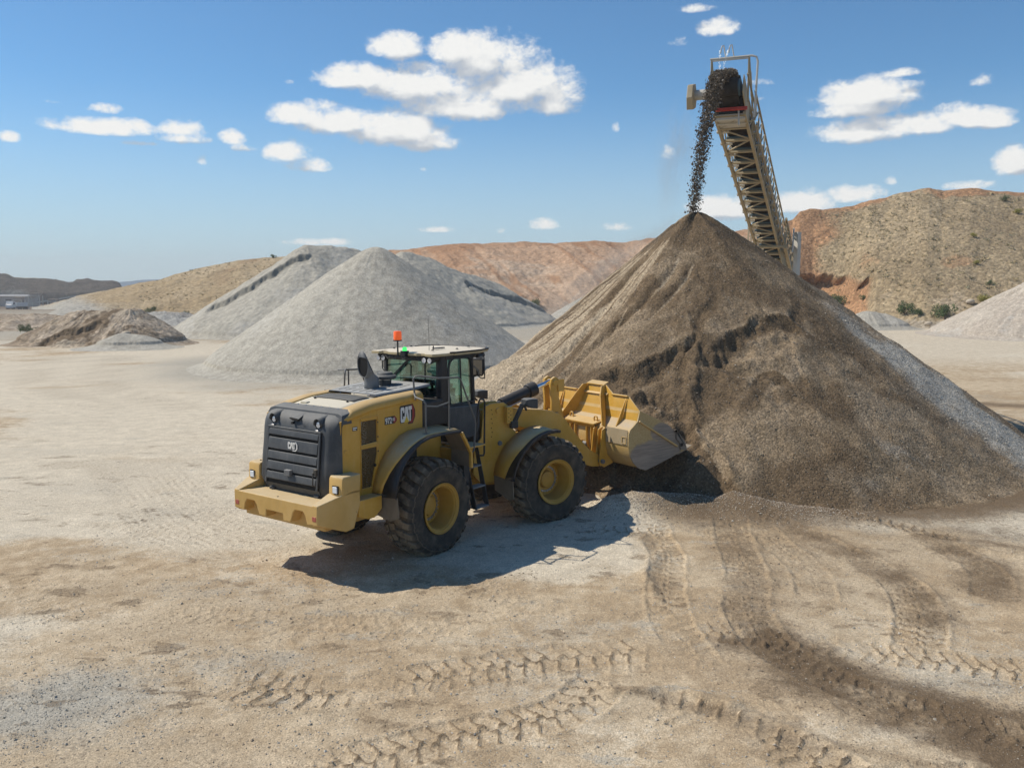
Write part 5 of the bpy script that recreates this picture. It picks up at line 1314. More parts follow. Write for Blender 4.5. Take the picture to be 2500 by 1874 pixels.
for a, b in ((.9,.5),(.9,-.5),(1.5,.6),(1.5,-.6),(2.1,.4),(2.1,-.4)): rt.lathe([(0,.03),(.02,.02),(.02,.001)], (a, b, 3.53), 'z', 10)
rt.box(1.25, 1.55, -.25, -.18, 3.53, 3.55); rt.tube([(1.15, -.3, 3.53), (1.15, -.3, 3.60)], .012, 6)
rt.build('roof_fittings', M['blk'], roof)
ant = MB(); ant.tube([(1.05, -.28, 3.52), (1.05, -.28, 3.66), (1.03, -.28, 4.18)], [.006, .004, .003], 6); ant.build('antenna', M['blk'], roof)
MB().box(.66, 2.1, -.72, .72, 3.36, 3.445).build('roof_underside', M['black'], roof, bevel=.02)
def cablamp(x_, y_, z_, d):
    l = MB(); l.lathe([(-.03 * d, .055), (.0, .062), (.06 * d, .05), (.08 * d, .001)], (x_, y_, z_), 'x', 18, True); o = l.build('work_light', M['black'], cab)
    MB().lathe([(0, .001), (0, .05)], (x_ - .034 * d, y_, z_), 'x', 18).build('lens', M['lens'], o); return o
for y_ in (.66, .54, -.52, -.66): cablamp(.66, y_, 3.365, 1)
for y_ in (.70, .55, -.55, -.70): cablamp(2.15, y_, 3.38, -1)
for s in (-1, 1): cablamp(1.9, s * .84, 3.37, -1)
bc = MB(); bc.tube([(.50, .02, 3.42), (.50, .02, 3.72)], .016, 8); bc.lathe([(0, .085), (.02, .085), (.02, .001)], (.50, .02, 3.715), 'z', 20, True)
bco = bc.build('beacon_mount', M['black'], cab)
MB().lathe([(0, .072), (.03, .076), (.15, .074), (.165, .066), (.17, .001)], (.50, .02, 3.735), 'z', 24).build('beacon', M['orange'], bco, smooth=50)
gl_ = MB(); gl_.box(.50, .62, -.16, -.04, 3.43, 3.53); glo = gl_.build('lamp_mount', M['black'], cab, bevel=.006)
MB().lathe([(0, .045), (.06, .042), (.075, .02), (.076, .001)], (.56, -.10, 3.53), 'z', 18).build('green_lamp', M['green'], glo)
wi = MB()
for k in range(6): wi.tube([(.62, -.5 + .2 * k, 3.42), (.6, -.42 + .2 * k, 3.36), (.62, -.34 + .2 * k, 3.42)], .008, 5)
wi.build('cab_wiring', M['black'], cab)
for s in (-1, 1):
    mr = MB(); mr.tube([(1.76, s * .80, 3.32), (1.60, s * 1.0, 3.36), (1.46, s * 1.20, 3.40), (1.42, s * 1.33, 3.41), (1.41, s * 1.34, 3.36), (1.42, s * 1.34, 3.06), (1.44, s * 1.32, 3.01), (1.50, s * 1.2, 3.0), (1.65, s * .98, 3.03), (1.77, s * .80, 2.98)], .011, 8)
    mo = mr.build('mirror_bracket', M['black'], cab)
    mm = MB(); mm.loft([[(1.33, s * 1.12, z0), (1.36, s * 1.12, z0), (1.44, s * (1.12 + w_), z0), (1.41, s * (1.12 + w_), z0)][::(1 if s > 0 else -1)] for z0, w_ in ((3.05, .16), (3.10, .20), (3.36, .21), (3.39, .18))])
    m2_ = mm.build('mirror_housing', M['black'], mo, bevel=.012)
    MB().extrude([(1.332, s * 1.14, 3.08), (1.332 + .065, s * 1.30, 3.08), (1.332 + .065, s * 1.30, 3.36), (1.332, s * 1.14, 3.36)], (-.004, s * .002, 0)).build('mirror_glass', M['mirror'], mo, smooth=0)

# ---- hitch area and hoses
hz_ = MB()
for k in range(5): hz_.tube([(1.75, -.40 + .14 * k, 1.9 - .05 * k), (2.0, -.5 + .16 * k, 2.15), (2.3, -.35 + .12 * k, 1.9), (2.45, -.3 + .1 * k, 2.0)], .022, 8)
hz_.tube([(1.7, -.66, 2.0), (1.95, -.74, 1.92), (2.2, -.66, 1.75)], .02, 8); hz_.tube([(1.6, -.3, 1.2), (2.0, -.42, 1.0), (2.4, -.35, 1.15)], .025, 8)
hz_.build('hoses', M['black'], L)
MB().box(1.45, 2.15, -.30, .30, .62, 1.0).lathe([(0, .16), (.7, .16)], (1.777, 0, .55), 'z', 20, True).box(1.55, 2.1, -.26, .26, 1.35, 1.62).build('hitch', M['yellow'], L, bevel=.02)

# ---- front frame
F_ = MB()
F_.prism('y', [(2.05,.72),(2.0,1.6),(2.3,1.7),(2.9,1.55),(3.9,1.35),(4.15,1.0),(4.1,.75),(3.6,.62)], -.42, .42)
for s in (-1, 1):
    for ya, yb in ((.735, .775), (.44, .50)):
        F_.prism('y', [(1.98,1.05),(2.02,1.60),(2.18,1.75),(2.24,2.36),(2.40,2.42),(2.72,2.42),(2.84,2.34),(2.86,1.98),(3.05,1.75),(3.3,1.2),(2.9,.82),(2.2,.82)], s * ya, s * yb)
    F_.box(2.24, 2.30, s * .5, s * .74, 1.7, 2.3)
ff = fr(F_.build('front_frame', M['yellow'], L, bevel=.01))
for s in (-1, 1): fr(MB().box(2.72, 2.86, s * .90, s * .78, 2.0, 2.34).build('mounting_plate', M['yellow'], L, bevel=.006))
fr(MB().box(2.2, 2.8, -.44, .44, 2.25, 2.31).build('top_cover', M['yellow'], L, bevel=.006))
for s in (-1, 1):
    fr(MB().lathe([(0, .06), (s * .03, .055), (s * .03, .001)], (2.58, s * .775, 2.26), 'y', 20).build('pin', M['yellow'], L))
    fr(MB().lathe([(0, .05), (s * .03, .045), (s * .03, .001)], (2.62, s * .775, 1.60), 'y', 20).build('pin', M['grey_pipe'], L))
bl = MB()
for k in range(7):
    for s in (-1, 1): bl.lathe([(0, .012), (s * .008, .001)], (2.76 + .05 * (k % 2), s * .902, 2.05 + .04 * k), 'y', 6); bl.lathe([(0, .012), (s * .01, .001)], (2.42 + .02 * (k % 2), s * .776, 1.75 + .09 * k), 'y', 6)
fr(bl.build('bolts', M['inner'], L))
hd_ = MB(); hd_.box(2.02, 2.2, -.70, -.5, 1.62, 2.28); fr(hd_.build('valve_cover', M['blackdusty'], L, bevel=.02))
axf = MB(); axf.lathe([(-.85,.16),(-.35,.20),(-.2,.27),(.2,.27),(.35,.20),(.85,.16)], (3.517, 0, .817), 'y', 24, True); fr(axf.build('front_axle', M['yellow'], L))

def fender_front(s):
    c0 = (3.517, .817); N_ = 14; rows_ = []; rub = []
    for k in range(N_):
        t = R(172 - (172 - 90) * k / (N_ - 1)); r_ = 1.075 - .02 * k / N_
        yo = 1.20 + .18 * min(1, k / 6)
        a, b = c0[0] + r_ * math.cos(t), c0[1] + r_ * math.sin(t)
        rows_.append([(a, s * .80, b), (a, s * (.8 + yo) / 2, b + .008), (a, s * (yo), b - .003)])
        rub.append([(a, s * (yo - .01), b - .004), (a, s * 1.47, b - .010), (a - .03 * math.cos(t), s * 1.48, b - .06 * math.sin(t))])
    m = MB(); m.loft(rows_, False); f = fr(m.build('front_fender', M['yellow_dusty'], L, solid=.014, smooth=60))
    rub += [[(3.62, s * 1.30, 1.865), (3.66, s * 1.45, 1.845), (3.64, s * 1.46, 1.80)]]
    m = MB(); m.loft(rub, False); m.build('rubber_edge', M['black'], f, solid=.010, smooth=50)
    m = MB(); m.extrude([(2.45, s * .82, .98), (2.45, s * 1.46, .96), (2.47, s * 1.46, .60), (2.47, s * 1.30, .55), (2.44, s * .86, .68)], (.018, 0, 0)); m.build('mud_flap', M['flap'], f, smooth=0)
    m = MB(); m.box(2.5, 3.5, s * .5, s * .84, 1.15, 1.19); m.build('fender_mount', M['yellow'], f)
for s in (-1, 1): fender_front(s)

for s in (-1, 1):   # headlights on cranked posts
    m = MB(); bar(m, (2.86, s * .90, 1.95), (3.10, s * .90, 2.36), .07, .07, (0, 1, 0)); m.box(2.80, 2.96, s * .86, s * .95, 1.90, 2.04); m.tube([(3.08, s * .9, 2.36), (3.14, s * .93, 2.30), (3.2, s * .9, 2.24)], .025, 8)
    hl = fr(m.build('headlight_post', M['blackdusty'], L, bevel=.005))
    m = MB(); m.loft([[(3.14, s * y_, z_) for y_, z_ in ((.80, 2.34), (.80, 2.46), (1.0, 2.46), (1.0, 2.34))], [(3.24, s * y_, z_) for y_, z_ in ((.77, 2.29), (.77, 2.475), (1.03, 2.475), (1.03, 2.29))], [(3.40, s * y_, z_) for y_, z_ in ((.77, 2.27), (.77, 2.465), (1.03, 2.465), (1.03, 2.27))]])
    m.build('headlight', M['charcoal'], hl, bevel=.012)
    m = MB(); m.box(3.40, 3.408, s * .80, s * 1.0, 2.29, 2.445); m.build('lens', M['lens'], hl)

# ---- lift arms
for s in (-1, 1):
    m = MB()
    top = [(2.50,2.33),(2.66,2.34),(3.2,2.24),(3.75,2.18),(4.0,2.13),(4.2,2.05),(4.38,1.92),(4.60,1.66),(4.82,1.42),(5.05,1.20),(5.36,1.03),(5.46,.93),(5.44,.82),(5.34,.78),(5.15,.80),(4.85,.90),(4.55,1.10),(4.25,1.42),(4.0,1.60),(3.7,1.74),(3.2,1.86),(2.8,1.97),(2.50,2.13),(2.46,2.24)]
    m.prism('y', top, s * .55, s * .72)
    fr(m.build('lift_arm', M['yellow'], L, bevel=.012))
m = MB(); m.lathe([(-.6, .12), (.6, .12)], (4.50, 0, 1.50), 'y', 20, True); m.box(4.40, 4.62, -.55, .55, 1.38, 1.60); m.box(4.42, 4.60, -.20, -.11, 1.5, 1.95).box(4.42, 4.60, .11, .20, 1.5, 1.95)
fr(m.build('cross_tube', M['yellow'], L, bevel=.01))
for s in (-1, 1):  # lift cylinders
    m = MB(); m.tube([(2.62, s * .60, 1.58), (3.5, s * .60, 1.50)], .085, 16); c_ = fr(m.build('lift_cylinder', M['black'], L))
    m = MB(); m.tube([(3.5, s * .60, 1.50), (4.3, s * .62, 1.48)], .04, 12); m.build('rod', M['chrome'], c_)
# tilt cylinder, lever and link
m = MB(); d0, d1 = Vector((3.14, 0, 2.25)), Vector((4.52, 0, 2.66)); u = (d1 - d0).normalized()
m.tube([d0 - u * .3, d0 + u * .05], .085, 16); m.tube([d0 + u * .06, d0 + u * .80], .118, 24); m.tube([d0 + u * .78, d0 + u * .80, d0 + u * 1.0, d0 + u * 1.01], [.12, .155, .155, .13], 24)
tc_ = fr(m.build('tilt_cylinder', M['black'], L, bevel=.006))
m = MB(); m.tube([d0 + u * .98, d1], .048, 18); m.build('rod', M['chrome'], tc_)
m = MB(); m.tube([d0 + u * .1 + Vector((0, -.12, -.10)), d0 + u * .7 + Vector((0, -.13, -.10))], .016, 6); m.build('oil_pipe', M['steel'], tc_)
m = MB(); m.lathe([(-.11, .10), (.11, .10)], (2.98, 0, 2.22), 'y', 18, True); m.box(2.80, 3.02, -.16, .16, 2.05, 2.2); fr(m.build('cylinder_pivot', M['yellow'], L, bevel=.006))
m = MB()
for s in (-1, 1):
    ya, yb = s * .085, s * .15
    m.prism('y', [(4.42,2.60),(4.45,2.72),(4.54,2.77),(4.64,2.73),(4.67,2.62),(4.66,2.3),(4.76,2.0),(4.82,1.72),(4.86,1.42),(4.80,1.22),(4.68,1.22),(4.54,1.5),(4.44,1.85),(4.46,2.2)], ya, yb)
    m.box(4.61, 4.79, s * .15, s * .175, 2.44, 2.71)
m.box(4.50, 4.70, -.09, .09, 1.7, 2.05)
m.lathe([(-.17, .075), (.17, .075)], (4.55, 0, 2.64), 'y', 18, True); m.lathe([(-.21, .13), (.21, .13)], (4.60, 0, 1.86), 'y', 20, True)
tl = fr(m.build('tilt_lever', M['yellow'], L, bevel=.006))
m = MB(); bar(m, (4.76, 0, 1.32), (5.45, 0, 1.20), .12, .14); m.build('link', M['yellow'], tl, bevel=.01)

# ---- bucket (profile in x, z)
BW = 1.52
B_ = MB()
shell = [(5.76,2.08),(5.70,1.86),(5.58,1.755),(5.50,1.70),(5.46,1.60),(5.46,1.33),(5.50,1.15),(5.60,.98),(5.75,.85),(5.94,.775),(6.25,.84),(6.75,.975),(7.15,1.085)]
def off(path, t):
    o = []
    for i, (a, b) in enumerate(path):
        p, q = path[max(i-1, 0)], path[min(i+1, len(path)-1)]
        dx, dy = q[0]-p[0], q[1]-p[1]; l = math.hypot(dx, dy); o.append((a - dy/l*t, b + dx/l*t))
    return o
B_.prism('y', shell + off(shell, .035)[::-1], -BW, BW)
bk = fr(B_.build('bucket', M['bucket'], L, bevel=.006))
for s in (-1, 1):
    m = MB(); side = [(5.76,2.08),(5.70,1.86),(5.57,1.75),(5.48,1.69),(5.44,1.60),(5.44,1.32),(5.49,1.13),(5.59,.96),(5.74,.83),(5.95,.755),(6.3,.835),(6.8,.97),(7.16,1.07),(7.10,1.22),(6.98,1.40),(6.86,1.53),(6.62,1.70),(6.33,1.84),(6.05,1.96)]
    m.prism('y', side, s * BW, s * (BW + .035))
    so = m.build('side_plate', M['bucket_side'], bk, bevel=.004)
    m = MB(); bar(m, (5.72, s * (BW + .055), 1.86), (6.90, s * (BW + .055), 1.19), .035, .05, (0, 1, 0)); m.build('stiffener', M['bucket'], so, bevel=.004)
    m = MB(); m.prism('y', [(6.80,1.56),(6.86,1.56),(6.86,1.36),(6.96,1.28),(7.0,1.10),(7.2,1.09),(7.14,1.26),(6.98,1.44)], s * (BW + .03), s * (BW + .075)); m.build('side_cutter', M['bucket_steel'], so, bevel=.004)
    m = MB(); m.box(6.98, 7.06, s * (BW + .075), s * (BW + .082), 1.18, 1.25); m.build('cutter_bolt', M['inner'], so)
m = MB(); m.prism('y', [(6.95,1.02),(7.22,1.10),(7.40,1.16),(7.20,1.065),(6.95,.985)], -BW - .03, BW + .03); m.build('cutting_edge', M['bucket_steel'], bk)
# spill guard standing on the back of the bucket
def SG(x_, z_, t=0): return x_, z_
m = MB()
gx = lambda z: float(np.interp(z, [1.72, 2.33, 2.52], [5.66, 5.83, 5.89]))
outl = [(-BW,1.86),(-BW,2.08),(-1.11,2.34),(-.62,2.34),(-.30,2.52),(.30,2.52),(.62,2.34),(1.11,2.34),(BW,2.08),(BW,1.86),(BW - .1,1.72),(-BW + .1,1.72)]
m.extrude([(gx(z), y, z) for y, z in outl], (.022, 0, 0)); m.build('spill_guard', M['yellow'], bk, bevel=.004)
for s in (-1, 1):
    m = MB(); m.extrude([(5.87, s * .28, 2.51), (5.82, s * .34, 2.30), (5.70, s * .52, 1.74), (5.42, s * .80, 1.66), (5.38, s * .74, 1.70), (5.62, s * .40, 2.30), (5.74, s * .30, 2.50)], (0, s * .03, 0))
    m.build('centre_gusset', M['yellow'], bk, bevel=.004)
for s in (-1, 1): MB().extrude([(5.79, s * 1.06, 2.30), (5.66, s * 1.06, 1.76), (5.50, s * 1.06, 1.71)], (0, s * .03, 0)).build('outer_gusset', M['yellow'], bk, bevel=.004)
m = MB()
m.tube([(5.81, -1.11, 2.34), (5.81, -.60, 2.34)], .022, 8); m.tube([(5.81, 1.11, 2.34), (5.81, .60, 2.34)], .022, 8); m.extrude([(5.84, -.30, 2.50), (5.84, .30, 2.50), (6.0, .28, 2.56), (6.0, -.28, 2.56)], (0, 0, .02))
m.extrude([(5.80, -.46, 2.30), (5.80, .46, 2.30), (5.84, .46, 2.34), (5.84, -.46, 2.34)], (-.02, 0, .01))
m.build('top_rail', M['yellow'], bk, bevel=.004)
m = MB(); m.extrude([(5.36, -.50, 1.70), (5.36, .50, 1.70), (5.66, .62, 1.80), (5.66, -.62, 1.80)], (.004, 0, -.03)); m.extrude([(5.36, -.50, 1.68), (5.36, .50, 1.68), (5.42, .50, 1.60), (5.42, -.50, 1.60)], (.02, 0, 0))
m.build('rear_shelf', M['yellow'], bk, bevel=.004)
for s in (-1, 1):
    t_ = [(5.50, s * .42 + .055 * math.cos(a), 1.79 + .06 * math.sin(a)) for a in np.linspace(-.6, math.pi + .6, 14)]
    m = MB(); m.tube(t_, .018, 8); m.build('lifting_eye', M['yellow'], bk)
for y_ in (-.66, -.78, -.50, -.36, -.20, .20, .36, .50, .66, .78):
    m = MB(); m.prism('y', [(5.49,1.66),(5.36,1.60),(5.30,1.05),(5.30,.84),(5.44,.76),(5.70,.84),(5.52,1.05)] if abs(y_) > .4 else [(5.49,1.66),(5.40,1.62),(5.42,1.2),(5.52,1.05)], y_ - .014, y_ + .014)
    m.build('hinge_lug', M['yellow'], bk, bevel=.003)
m = MB(); m.lathe([(-.84, .05), (.84, .05)], (5.37, 0, .90), 'y', 16, True); m.lathe([(-.2, .05), (.2, .05)], (5.44, 0, 1.2), 'y', 16, True); m.build('hinge_pin', M['grey_pipe'], bk)
for s in (-1, 1): MB().extrude([(5.452, s * .82, 1.345), (5.452, s * 1.50, 1.345), (5.458, s * 1.50, 1.68), (5.458, s * .80, 1.68)], (-.008, 0, 0)).build('back_plate', M['bucket_back'], bk, bevel=.003)
m = MB()
for a, b in (((-1.34,1.38),(-1.46,1.38)),((-1.34,1.52),(-1.46,1.52)),((-1.34,1.38),(-1.34,1.52)),((-1.46,1.38),(-1.46,1.52))): bar(m, (5.440, a[0], a[1]), (5.440, b[0], b[1]), .014, .014)
m.build('data_plate_frame', M['bucket'], bk)

# ---- operator
pr = tag(empty('person', (0, 0, 0)), 'operator in dark shirt and hard hat sitting at the controls in the loader cab', 'person')
pr.location = L.location; pr.rotation_euler = L.rotation_euler
def skin(name, verts, edges, rad, mat, parent, sub=2):
    me = bpy.data.meshes.new(name); me.from_pydata(verts, edges, []); me.materials.append(mat)
    o = bpy.data.objects.new(name, me); sc.collection.objects.link(o); o.parent = parent
    m = o.modifiers.new('skin', 'SKIN'); m.use_smooth_shade = True
    for i, r_ in enumerate(rad): me.skin_vertices[0].data[i].radius = r_ if isinstance(r_, tuple) else (r_, r_)
    me.skin_vertices[0].data[0].use_root = True
    m = o.modifiers.new('sub', 'SUBSURF'); m.levels = sub; m.render_levels = sub
    return o
oy = .12
v = [(1.22,oy,2.66),(1.24,oy,2.80),(1.29,oy,2.95),(1.34,oy,3.04),(1.37,oy,3.09),(1.40,oy,3.16),(1.41,oy,3.23),
     (1.30,oy+.17,3.01),(1.40,oy+.24,2.82),(1.58,oy+.17,2.86),(1.30,oy-.17,3.01),(1.36,oy-.28,2.82),(1.52,oy-.34,2.86),
     (1.28,oy+.09,2.64),(1.60,oy+.12,2.66),(1.66,oy+.12,2.30),(1.28,oy-.09,2.64),(1.60,oy-.12,2.66),(1.66,oy-.12,2.30)]
e = [(0,1),(1,2),(2,3),(3,4),(4,5),(5,6),(2,7),(7,8),(8,9),(2,10),(10,11),(11,12),(0,13),(13,14),(14,15),(0,16),(16,17),(17,18)]
rd = [.14,.13,.14,.06,.055,.095,.085,.06,.048,.035,.06,.048,.035,.09,.075,.05,.09,.075,.05]
skin('body', v, e, rd, M['cloth'], pr)
m = MB(); m.lathe([(-.13,.04),(-.10,.075),(-.04,.092),(.02,.09)], (1.415, oy, 3.20), 'z', 18, True); m.lathe([(0, .02), (.03, .012), (.04, .001)], (1.51, oy, 3.15), 'x', 8); m.build('face', M['skin'], pr, smooth=60)
m = MB(); m.lathe([(0, .125), (.012, .125), (.014, .108), (.06, .10), (.10, .07), (.115, .001)], (1.415, oy, 3.20), 'z', 20, True); m.build('hard_hat', M['helmet'], pr, smooth=50)

# ================================================================== conveyor
CVb = Vector((7.45, 31.0, 10.5)); CVe = Vector((12.1, 42.2, 6.45))
ad = (CVe - CVb).normalized(); lat = Vector((ad.y, -ad.x, 0)).normalized(); nrm = lat.cross(ad).normalized()
if nrm.z < 0: nrm = -nrm
CV = empty('conveyor', (0, 0, 0)); tag(CV, 'cream lattice stacking conveyor dropping gravel onto the brown pile', 'conveyor')
def cp(t, w, h): return CVb + ad * t + lat * w + nrm * h
w2 = .50; LT_ = 27.0; bay = .905; TH_ = .78
nb_ = int(LT_ / bay)
for w_ in (-w2, w2):
    m = MB(); bar(m, cp(-.1, w_, 0), cp(LT_, w_, 0), .10, .12, nrm); bar(m, cp(-.1, w_, TH_), cp(LT_, w_, TH_), .08, .08, nrm)
    for k in range(nb_ + 1):
        t = k * bay; bar(m, cp(t, w_, 0), cp(t, w_, TH_), .05, .05, ad)
        if k < nb_: bar(m, cp(t, w_, 0 if k % 2 else TH_), cp(t + bay, w_, TH_ if k % 2 else 0), .04, .04, lat)
    m.build('side_truss', M['conv'], CV, bevel=0, smooth=0)
for k in range(nb_ + 1):
    t = k * bay
    m = MB(); bar(m, cp(t, -w2, -.01), cp(t, w2, -.01), .09, .07, nrm); m.build('cross_member', M['conv'], CV, smooth=0)
    if k < nb_:
        a, b = (-w2, w2) if k % 2 else (w2, -w2)
        m = MB(); bar(m, cp(t, a, -.0), cp(t + bay, b, -.0), .05, .04, nrm); m.build('diagonal_brace', M['conv'], CV, smooth=0)
be = MB(); rr = []
for t in np.linspace(-.72, LT_, 40):
    s_ = .02 * math.sin(t * 7)
    rr.append([cp(t, a, .30 + s_ * (1 - a * a * 4)) for a in np.linspace(-.36, .36, 5)])
be.loft(rr, False)
rr = []
for t in np.linspace(-.72, LT_, 40): rr.append([cp(t, a, .86 + .20 * (abs(a) / .36) ** 2) for a in np.linspace(-.36, .36, 7)])
be.loft(rr, False); be.build('belt', M['belt'], CV, solid=.015)
sedi = MB()
for k in range(nb_):
    t = k * bay + .25
    a0, a1 = cp(t, -.42, .24), cp(t, .42, .24); MB().tube([a0, a1], .05, 8).build('return_roller', M['bluegrey'], CV)
    m = MB(); m.tube([cp(t, -.40, .98), cp(t, -.14, .82), cp(t, .14, .82), cp(t, .40, .98)], .05, 8); m.build('idler_roller', M['bluegrey'], CV)
    m = MB(); m.loft([[cp(t - .05, -w2 - .12, -.02), cp(t + .08, -w2 - .12, -.02), cp(t + .08, -w2 - .12, .05), cp(t - .05, -w2 - .12, .05)], [cp(t - .05, -w2 + .30, -.02), cp(t + .08, -w2 + .30, -.02), cp(t + .08, -w2 + .30, .05), cp(t - .05, -w2 + .30, .05)]]); m.build('return_bracket', M['conv_white'], CV, bevel=.004)
    for q in range(5):
        a_ = -w2 - .05 + .09 * q; c0 = cp(t, a_, .05 + .04 * random.random()); r0 = .05 + .05 * random.random()
        sedi.loft([[c0 + (lat * math.cos(j * 1.047) * r0 * (1 - f) + ad * math.sin(j * 1.047) * r0 * (1 - f)) + Vector((0, 0, f * r0 * 1.4)) for j in range(6)] for f in (0, .45, .85)])
tag(sedi.build('caked_gravel', M['boulder'], CV, smooth=0), kind='stuff')
# open rail along the right side with pale idler guards
cwk = MB(); wr = w2 + .26
bar(cwk, cp(.2, wr, .95), cp(LT_, wr, .95), .06, .06); bar(cwk, cp(1.0, wr, .12), cp(LT_, wr, .12), .05, .05)
for k in range(nb_):
    t = .6 + k * bay
    bar(cwk, cp(t, wr, .08), cp(t, wr, .95), .045, .045); bar(cwk, cp(t, w2 + .03, .02), cp(t, wr, .10), .05, .05)
    bar(cwk, cp(t, wr, .12), cp(t + bay, wr, .95), .03, .03)
cwk.build('side_railing', M['conv'], CV, smooth=0)
for k in range(1, nb_ - 2):
    m = MB(); bar(m, cp(k * bay + .1, w2 + .16, .30), cp(k * bay + .26, w2 + .16, .80), .12, .04); m.build('idler_guard', M['conv_white'], CV, smooth=0)
# head section
_cp = cp
def cp(t, w, h): return _cp(t + .85, w, h)
hd1 = MB()
for w_ in (-w2, w2):
    hd1.extrude([cp(-.1, w_, .0), cp(-.9, w_, .15), cp(-1.75, w_, .35), cp(-1.75, w_, .95), cp(-.1, w_, .80)], lat * (.03 if w_ > 0 else -.03))
hd1.build('head_side_plate', M['conv'], CV)
hd2 = MB(); hd2.tube([cp(-1.6, -.42, .60), cp(-1.6, .42, .60)], .27, 28); hd2.build('head_pulley', M['bluegrey'], CV)
hd3 = MB(); rr = []
for q in range(15):
    t = math.pi * q / 14; rr.append([cp(-1.6 - .33 * math.sin(t), a, .60 + .31 * math.cos(t)) for a in (-.36, .36)])
hd3.loft(rr, False); hd3.build('belt_wrap', M['belt'], CV, solid=.015)
hd4 = MB(); bar(hd4, cp(-1.05, -.45, .12), cp(-1.05, .60, .12), .06, .11, nrm); hd4.build('scraper', M['redpaint'], CV, bevel=.006)
hd5 = MB(); bar(hd5, cp(-.75, -w2, -.06), cp(-.75, w2, -.06), .12, .14, nrm); bar(hd5, cp(-.35, -w2, -.04), cp(-.35, w2, -.04), .06, .08, nrm)
hd5.tube([cp(-.95, .30, .10), cp(-.95, .34, -.45)], .03, 6); hd5.extrude([cp(-.9, -.45, -.02), cp(-.9, .45, -.02), cp(.0, .45, -.02), cp(.0, -.45, -.02)], nrm * .02)
hd5.build('head_frame', M['conv_white'], CV, bevel=.004)
mt = MB()
mt.loft([[cp(-1.95, -1.30, z_) + lat * 0 for z_ in (.15,)] + [cp(-1.60, -1.34, -.10), cp(-1.25, -1.30, .15), cp(-1.22, -1.30, .62), cp(-1.60, -1.30, .85), cp(-1.95, -1.30, .62)], [cp(-1.95, -1.10, .15), cp(-1.60, -1.10, -.10), cp(-1.25, -1.10, .15), cp(-1.22, -1.10, .62), cp(-1.60, -1.10, .85), cp(-1.95, -1.10, .62)]])
mo_ = mt.build('drive_guard', M['conv'], CV, bevel=.02)
mt = MB(); mt.tube([cp(-1.55, -1.12, .45), cp(-1.55, -.55, .45)], .17, 18); mt.tube([cp(-1.15, -1.05, .70), cp(-1.15, -.60, .70)], .13, 16); mt.box(0, .001, 0, .001, 0, .001) if 0 else None
mt.build('motor', M['conv_white'], mo_, smooth=40)
# overhead water bar
wb = MB(); A_ = cp(-1.35, -.62, .75); B__ = cp(-1.35, .62, .75); up_ = Vector((0, 0, 1))
A2, B2 = A_ + up_ * .98, B__ + up_ * .98
bar(wb, A_ - up_ * .3, A2, .055, .055, (0, 1, 0)); bar(wb, B__ - up_ * .5, B2, .055, .055, (0, 1, 0)); bar(wb, A2, A_ + ad * .8 + up_ * .1, .05, .05, (0, 1, 0)); bar(wb, B2, B__ + ad * .9 + up_ * .1, .05, .05, (0, 1, 0)); bar(wb, B__ + up_ * .7 + ad * .45, B__ + ad * 1.3 + up_ * -.2, .05, .05, (0, 1, 0))
for a in (-.64, .64): bar(wb, cp(-1.8, a, .95), cp(1.0, a, .95), .05, .05)
wb.build('water_bar_frame', M['conv'], CV, smooth=0)
pp = MB(); pp.tube([A2 - lat * .05, B2 + lat * .10, B2 + lat * .24 - up_ * .05, B2 + lat * .29 - up_ * .20, B2 + lat * .26 - up_ * 1.1, B2 + lat * .22 - up_ * 2.0], .035, 8); pp.tube([A2 - up_ * .06, B2 - up_ * .06], .03, 8)
for f_ in (.38, .60):
    q_ = A2.lerp(B2, f_); v1 = q_ + up_ * .42 - lat * .08
    pp.tube([q_, v1, v1 - lat * .05 - up_ * .02, v1 - lat * .085 - up_ * .12, v1 - lat * .095 - up_ * .26], .020, 8)
pp.build('water_pipe', M['conv_white'], CV)
cp = _cp
# support legs on a wheeled undercarriage hidden behind the pile, tail section
for w_ in (-w2 - .1, w2 + .1):
    ug = MB()
    a = cp(13.0, w_, -.05); sx_ = 1.0 if w_ > 0 else -1.0
    bar(ug, a, Vector((a.x + sx_ * 1.4 * lat.x, a.y + sx_ * 1.4 * lat.y, .55)), .16, .16, (0, 1, 0)); b = cp(18.0, w_, -.05); bar(ug, b, Vector((b.x + sx_ * .2, b.y, .5)), .14, .14, (0, 1, 0)); bar(ug, Vector((a.x + sx_ * 1.4 * lat.x, a.y + sx_ * 1.4 * lat.y, .6)), Vector((b.x + sx_ * .2, b.y, .6)), .12, .12)
    ug.build('undercarriage', M['conv'], CV, bevel=.01)
for w_ in (-1, 1):
    a = cp(13.0, w_ * (w2 + .1), 0); c0 = (a.x + w_ * 1.4 * lat.x, a.y + w_ * 1.4 * lat.y, .55)
    MB().lathe([(-.18,.35),(-.2,.5),(-.12,.55),(.12,.55),(.2,.5),(.18,.35)], c0, 'x', 28, True).build('carriage_wheel', M['rubber'], CV)
tl_ = MB()
for w_ in (-.85, .85):
    bar(tl_, cp(12.2, w_, -.15), cp(LT_ + .5, w_, -.15), .14, .16, nrm); bar(tl_, cp(11.8, w_, 1.05), cp(LT_ + .5, w_, 1.05), .10, .10, nrm)
    for k in range(16): bar(tl_, cp(12.2 + k * .95, w_, -.15), cp(12.2 + k * .95, w_, 1.05), .07, .07, ad)
for k in range(16): bar(tl_, cp(12.2 + k * .95, -.85, -.15), cp(12.2 + k * .95, .85, -.15), .08, .08, nrm)
tl_.build('outer_truss', M['conv'], CV, smooth=0)
pt_ = MB()
for k in range(2): pt_.tube([cp(12.6 + .5 * k, 1.15 + .1 * k, -.3), cp(12.6 + .5 * k, 1.15 + .1 * k, .9)], .04, 6)
